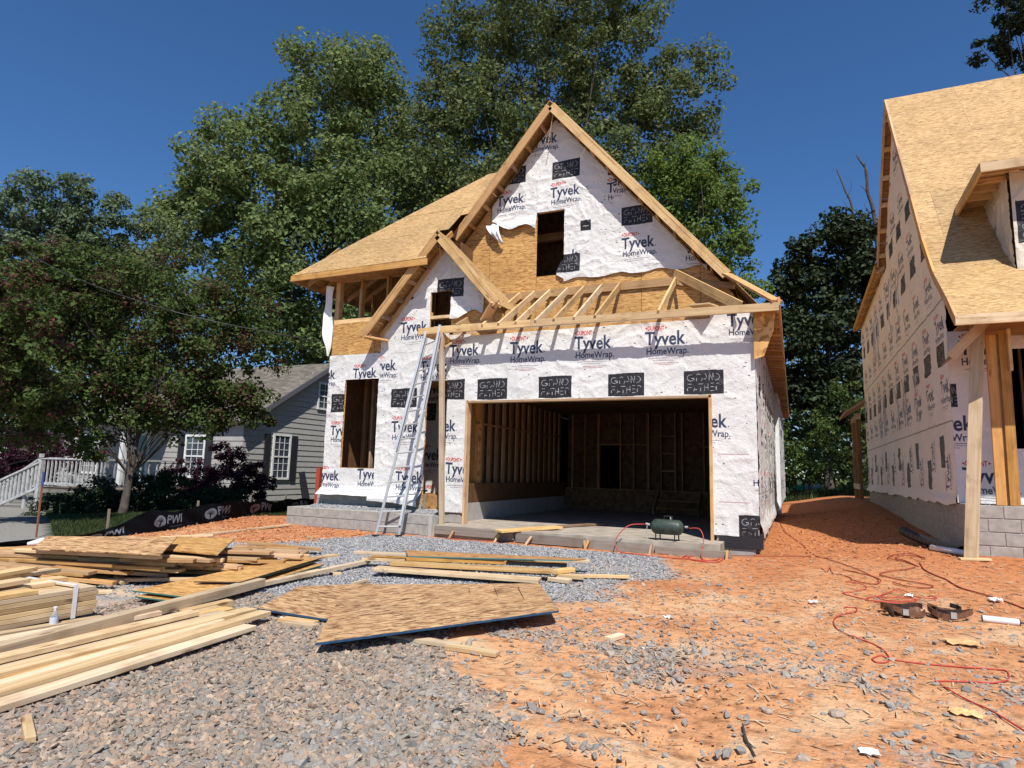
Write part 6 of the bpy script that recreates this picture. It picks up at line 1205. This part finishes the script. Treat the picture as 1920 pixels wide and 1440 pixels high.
tree('magnolia_tree', (1.8, 40, .5), [(2.2, 39.9, 14.3, 2.2, 3.0), (.9, 40.0, 12.0, 2.0, 3.9), (3.5, 39.8, 13.0, 1.6, 2.9), (1.4, 40.0, 8.8, 3.0, 3.5), (3.6, 39.8, 15.4, 1.2, 1.5), (.1, 40.0, 10.5, 1.1, 2.6), (2.6, 39.8, 6.5, 2.8, 2.5)], L_MAG, 'dark evergreen tree between the two houses', per=7, cr=.8, nl=85, size=.3, trunk_r=.3, limbs=25, lo=.3)
for i, (el, lb) in enumerate((([(1.3, 36.0, 3.3, 1.7, 2.3), (2.7, 35.9, 2.5, 1.4, 1.9)], 'lighter green bush below the dark evergreen at the end of the gap'), ([(2.6, 35.9, 5.2, 1.2, 1.4), (3.6, 36.2, 4.2, 1.2, 1.8)], 'bright green bush right under the evergreen beside the right house'), ([(-.2, 36.0, 2.4, 1.5, 1.7), (-1.6, 36, 3.2, 1.6, 2.4)], 'yellowish bush beside the back corner of the wrapped house'))):
    tree('green_bush', (el[0][0], 36, .4), el, L_SHR, lb, 'bush', per=7, cr=.55, nl=60, size=.18, trunk_r=.08, limbs=8, lo=.3)
tree('pine_tree', (8, 25.5, .8), [(7.3, 25.0, 16.8, .9, 1.0), (7.9, 24.8, 17.3, 1.3, 1.2), (6.75, 25.1, 16.4, .7, .6), (8.3, 24.7, 17.7, 1.6, 1.7), (7.7, 24.9, 18.9, 1.6, 1.6), (8.5, 25, 14, 2, 2)], L_PIN, 'dark pine tree showing above the ridge of the right house', per=16, cr=.4, nl=70, size=.14, trunk_r=.25, limbs=30, lo=.2)
tree('redbud_tree', (-15.6, 10.8, gz(-15.6, 10.8)-.05), [(-16.2, 10.9, 5.8, 1.9, 1.5), (-17.0, 9.6, 4.5, 1.5, 1.4), (-15.1, 12.3, 4.9, 1.7, 1.4), (-16.0, 11.2, 3.9, 2.1, 1.1), (-14.8, 12.7, 6.1, 1.2, 1.2), (-16.9, 9.8, 6.4, 1.2, .9), (-14.7, 12.8, 3.6, 1.2, .7), (-17.0, 9.6, 3.0, 1.1, .7), (-14.3, 12.6, 2.9, .8, .5), (-15.0, 11.6, 2.7, 1.1, .7), (-16.1, 10.2, 2.4, .9, .7), (-16.7, 9.1, 2.3, .6, .8), (-13.9, 13.0, 3.1, .7, .8), (-16.6, 9.3, 5.5, .9, 1.4), (-13.8, 13.1, 4.9, .7, 1.1), (-15.6, 10.6, 2.9, 1.4, .7), (-14.6, 11.9, 3.3, 1.0, .7)], L_RED, 'spreading red and green leaved tree with a grey trunk in front of the cottage', per=26, cr=.48, nl=80, size=.115, trunk_r=.12, limbs=60, lo=.12, extra=L_RDR, extrafrac=.2)
tree('redbud_tree', (-16.6, 6.9, -.2), [(-14.3, 7.2, 3.8, 1.1, 1.1), (-14.1, 7.6, 2.7, .9, .7), (-14.4, 6.9, 5.1, .9, 1.0), (-15.5, 6.8, 4.2, 1.4, 1.4), (-15.4, 8.3, 2.7, 1.1, 1.0), (-14.9, 9.1, 1.9, .6, .5), (-15.6, 7.9, 3.3, 1.0, 1.2), (-15.8, 7.5, 2.2, .7, .8)], L_RED, 'red and green leaved tree cut off by the left picture edge', per=26, cr=.42, nl=80, size=.11, trunk_r=.12, limbs=40, lo=.15, extra=L_RDR, extrafrac=.3)
for i, (el, mt, lb, nm) in enumerate((([(-26.3, 14.8, 1.6, 1.5, .9), (-27.2, 13.6, 1.5, 1.2, 1.1), (-26.6, 14.2, .9, 1.3, .8)], L_PUR, 'dark purple bush behind the white railing at the left edge', 'purple_bush'), ([(-17.6, 15.6, 1.0, 1.0, 1.2), (-18.6, 15.0, .7, 1.0, .9), (-16.7, 16.2, .8, .7, .8)], L_PUR, 'dark purple bush against the cottage wall behind the tree trunk', 'purple_bush'), ([(-17.4, 11.2, .3, .9, .75), (-18.1, 10.6, .15, .8, .55)], L_MAG, 'low green shrub at the foot of the white railing', 'green_shrub'), ([(-16.3, 12.6, .5, .9, .7), (-17.1, 12.1, .45, .9, .7)], L_MAG, 'low green shrub just left of the grey tree trunk', 'green_shrub'), ([(-15.8, 14.2, .3, .9, .6), (-14.6, 14.9, .15, .6, .35)], L_MAG, 'low green shrub behind the silt fence near the cottage corner', 'green_shrub'))):
    tree(nm, (el[0][0], el[0][1], -.15), el, mt, lb, 'bush' if 'bush' in nm else 'shrub', per=60, cr=.33, nl=110, size=.085, trunk_r=.03, limbs=6, lo=.3)
# dead snags behind the right house
k_ = 43/38
def K_(x, y, z): return (x*k_, y*k_, 1.5+(z-1.5)*k_)
def br_(pts, r0, r1, n=6):
    r0 *= .62; q = smooth_pts([K_(*p) for p in pts], n); return q, [r0+(r1-r0)*(i/(len(q)-1)) for i in range(len(q))]
sn = MB()
for pts, r0, r1 in (([(3.2, 37.9, -1), (3.3, 37.9, 10), (3.45, 37.8, 15.9), (3.1, 37.85, 17.6), (2.75, 37.9, 18.9)], .2, .03), ([(3.2, 37.9, 17.1), (3.45, 37.9, 17.7), (3.4, 37.9, 18.2)], .04, .01), ([(3.38, 37.8, 16.2), (3.0, 37.8, 16.9)], .03, .01)): sn.tube(*br_(pts, r0, r1), 7)
tag(sn.put('dead_tree', BARKD, smooth=True), 'thin leafless dead trunk leaning left above the dark evergreen', 'tree')
sn = MB()
for pts, r0, r1 in (([(4.7, 37.7, -1), (4.6, 37.7, 10), (4.45, 37.7, 15.6), (4.2, 37.7, 17.2), (4.2, 37.7, 18.4), (3.9, 37.7, 19.1), (3.75, 37.8, 19.5)], .26, .03), ([(4.3, 37.7, 16.8), (4.05, 37.7, 17.4), (3.85, 37.7, 17.6)], .06, .015), ([(4.22, 37.7, 17.6), (4.1, 37.6, 18.3), (4.15, 37.6, 18.9)], .06, .02), ([(4.4, 37.7, 15.9), (4.1, 37.7, 16.2), (4.0, 37.7, 16.6)], .04, .01)): sn.tube(*br_(pts, r0, r1), 7)
tag(sn.put('dead_tree', BARKD, smooth=True), 'thicker forked leafless dead tree beside the right house gable', 'tree')
# far woods as one mass
C_ = []
for a in np.linspace(R(-14), R(78), 150):
    r = rng.uniform(47, 58); h = 11+4*fbm(np.array([a*6]), np.array([0.]), 3, 2)[0]*4
    for _ in range(9): C_.append((-math.sin(a)*r+rng.normal(0, 1.2), math.cos(a)*r+rng.normal(0, 1.2), rng.uniform(0, h)))
C_ = np.array(C_); me = crown_mesh('far_woods', leaves(C_, 50, .45, np.full(len(C_), 1.9))); me.materials.append(L_OAK)
tag(put('far_woods', me), 'dark green woodland mass far behind the houses', 'woods', kind='stuff')
# grass: blades on the lawn strip beside the fence and in the far garden
def grass(n_, x0, x1, y0, y1, f, h, name, label):
    x = rng.uniform(x0, x1, n_); y = rng.uniform(y0, y1, n_); k = f(x, y); x, y = x[k], y[k]; z = ground(x, y); a = rng.uniform(0, 6.28, len(x)); hh = h*rng.uniform(.5, 1.3, len(x))
    w_ = hh*.12; V = np.stack([np.stack([x-np.cos(a)*w_, y-np.sin(a)*w_, z], -1), np.stack([x+np.cos(a)*w_, y+np.sin(a)*w_, z], -1), np.stack([x+rng.normal(0, .3, len(x))*hh, y+rng.normal(0, .3, len(x))*hh, z+hh], -1)], 1).reshape(-1, 3)
    F_ = np.arange(len(V)).reshape(-1, 3); o = put(name, npmesh(name, V, F_), GRS); tag(o, label, 'grass', kind='stuff')
GRS = leaf_mat('grass_blades', [(.025, .045, .012), (.045, .07, .02), (.08, .08, .035)], .25)
grass(60000, -20, -11.5, 6.2, 13.5, lambda x, y: (y > 7.1+(-12.0-x)*.55) & (x < -11.6+.15*fbm(x, y, 2)), .08, 'grass', 'shaded lawn grass between the black silt fence and the cottage')
grass(30000, -3, 9, 34, 50, lambda x, y: x > -99, .25, 'grass', 'sunlit grass at the far end between the houses')
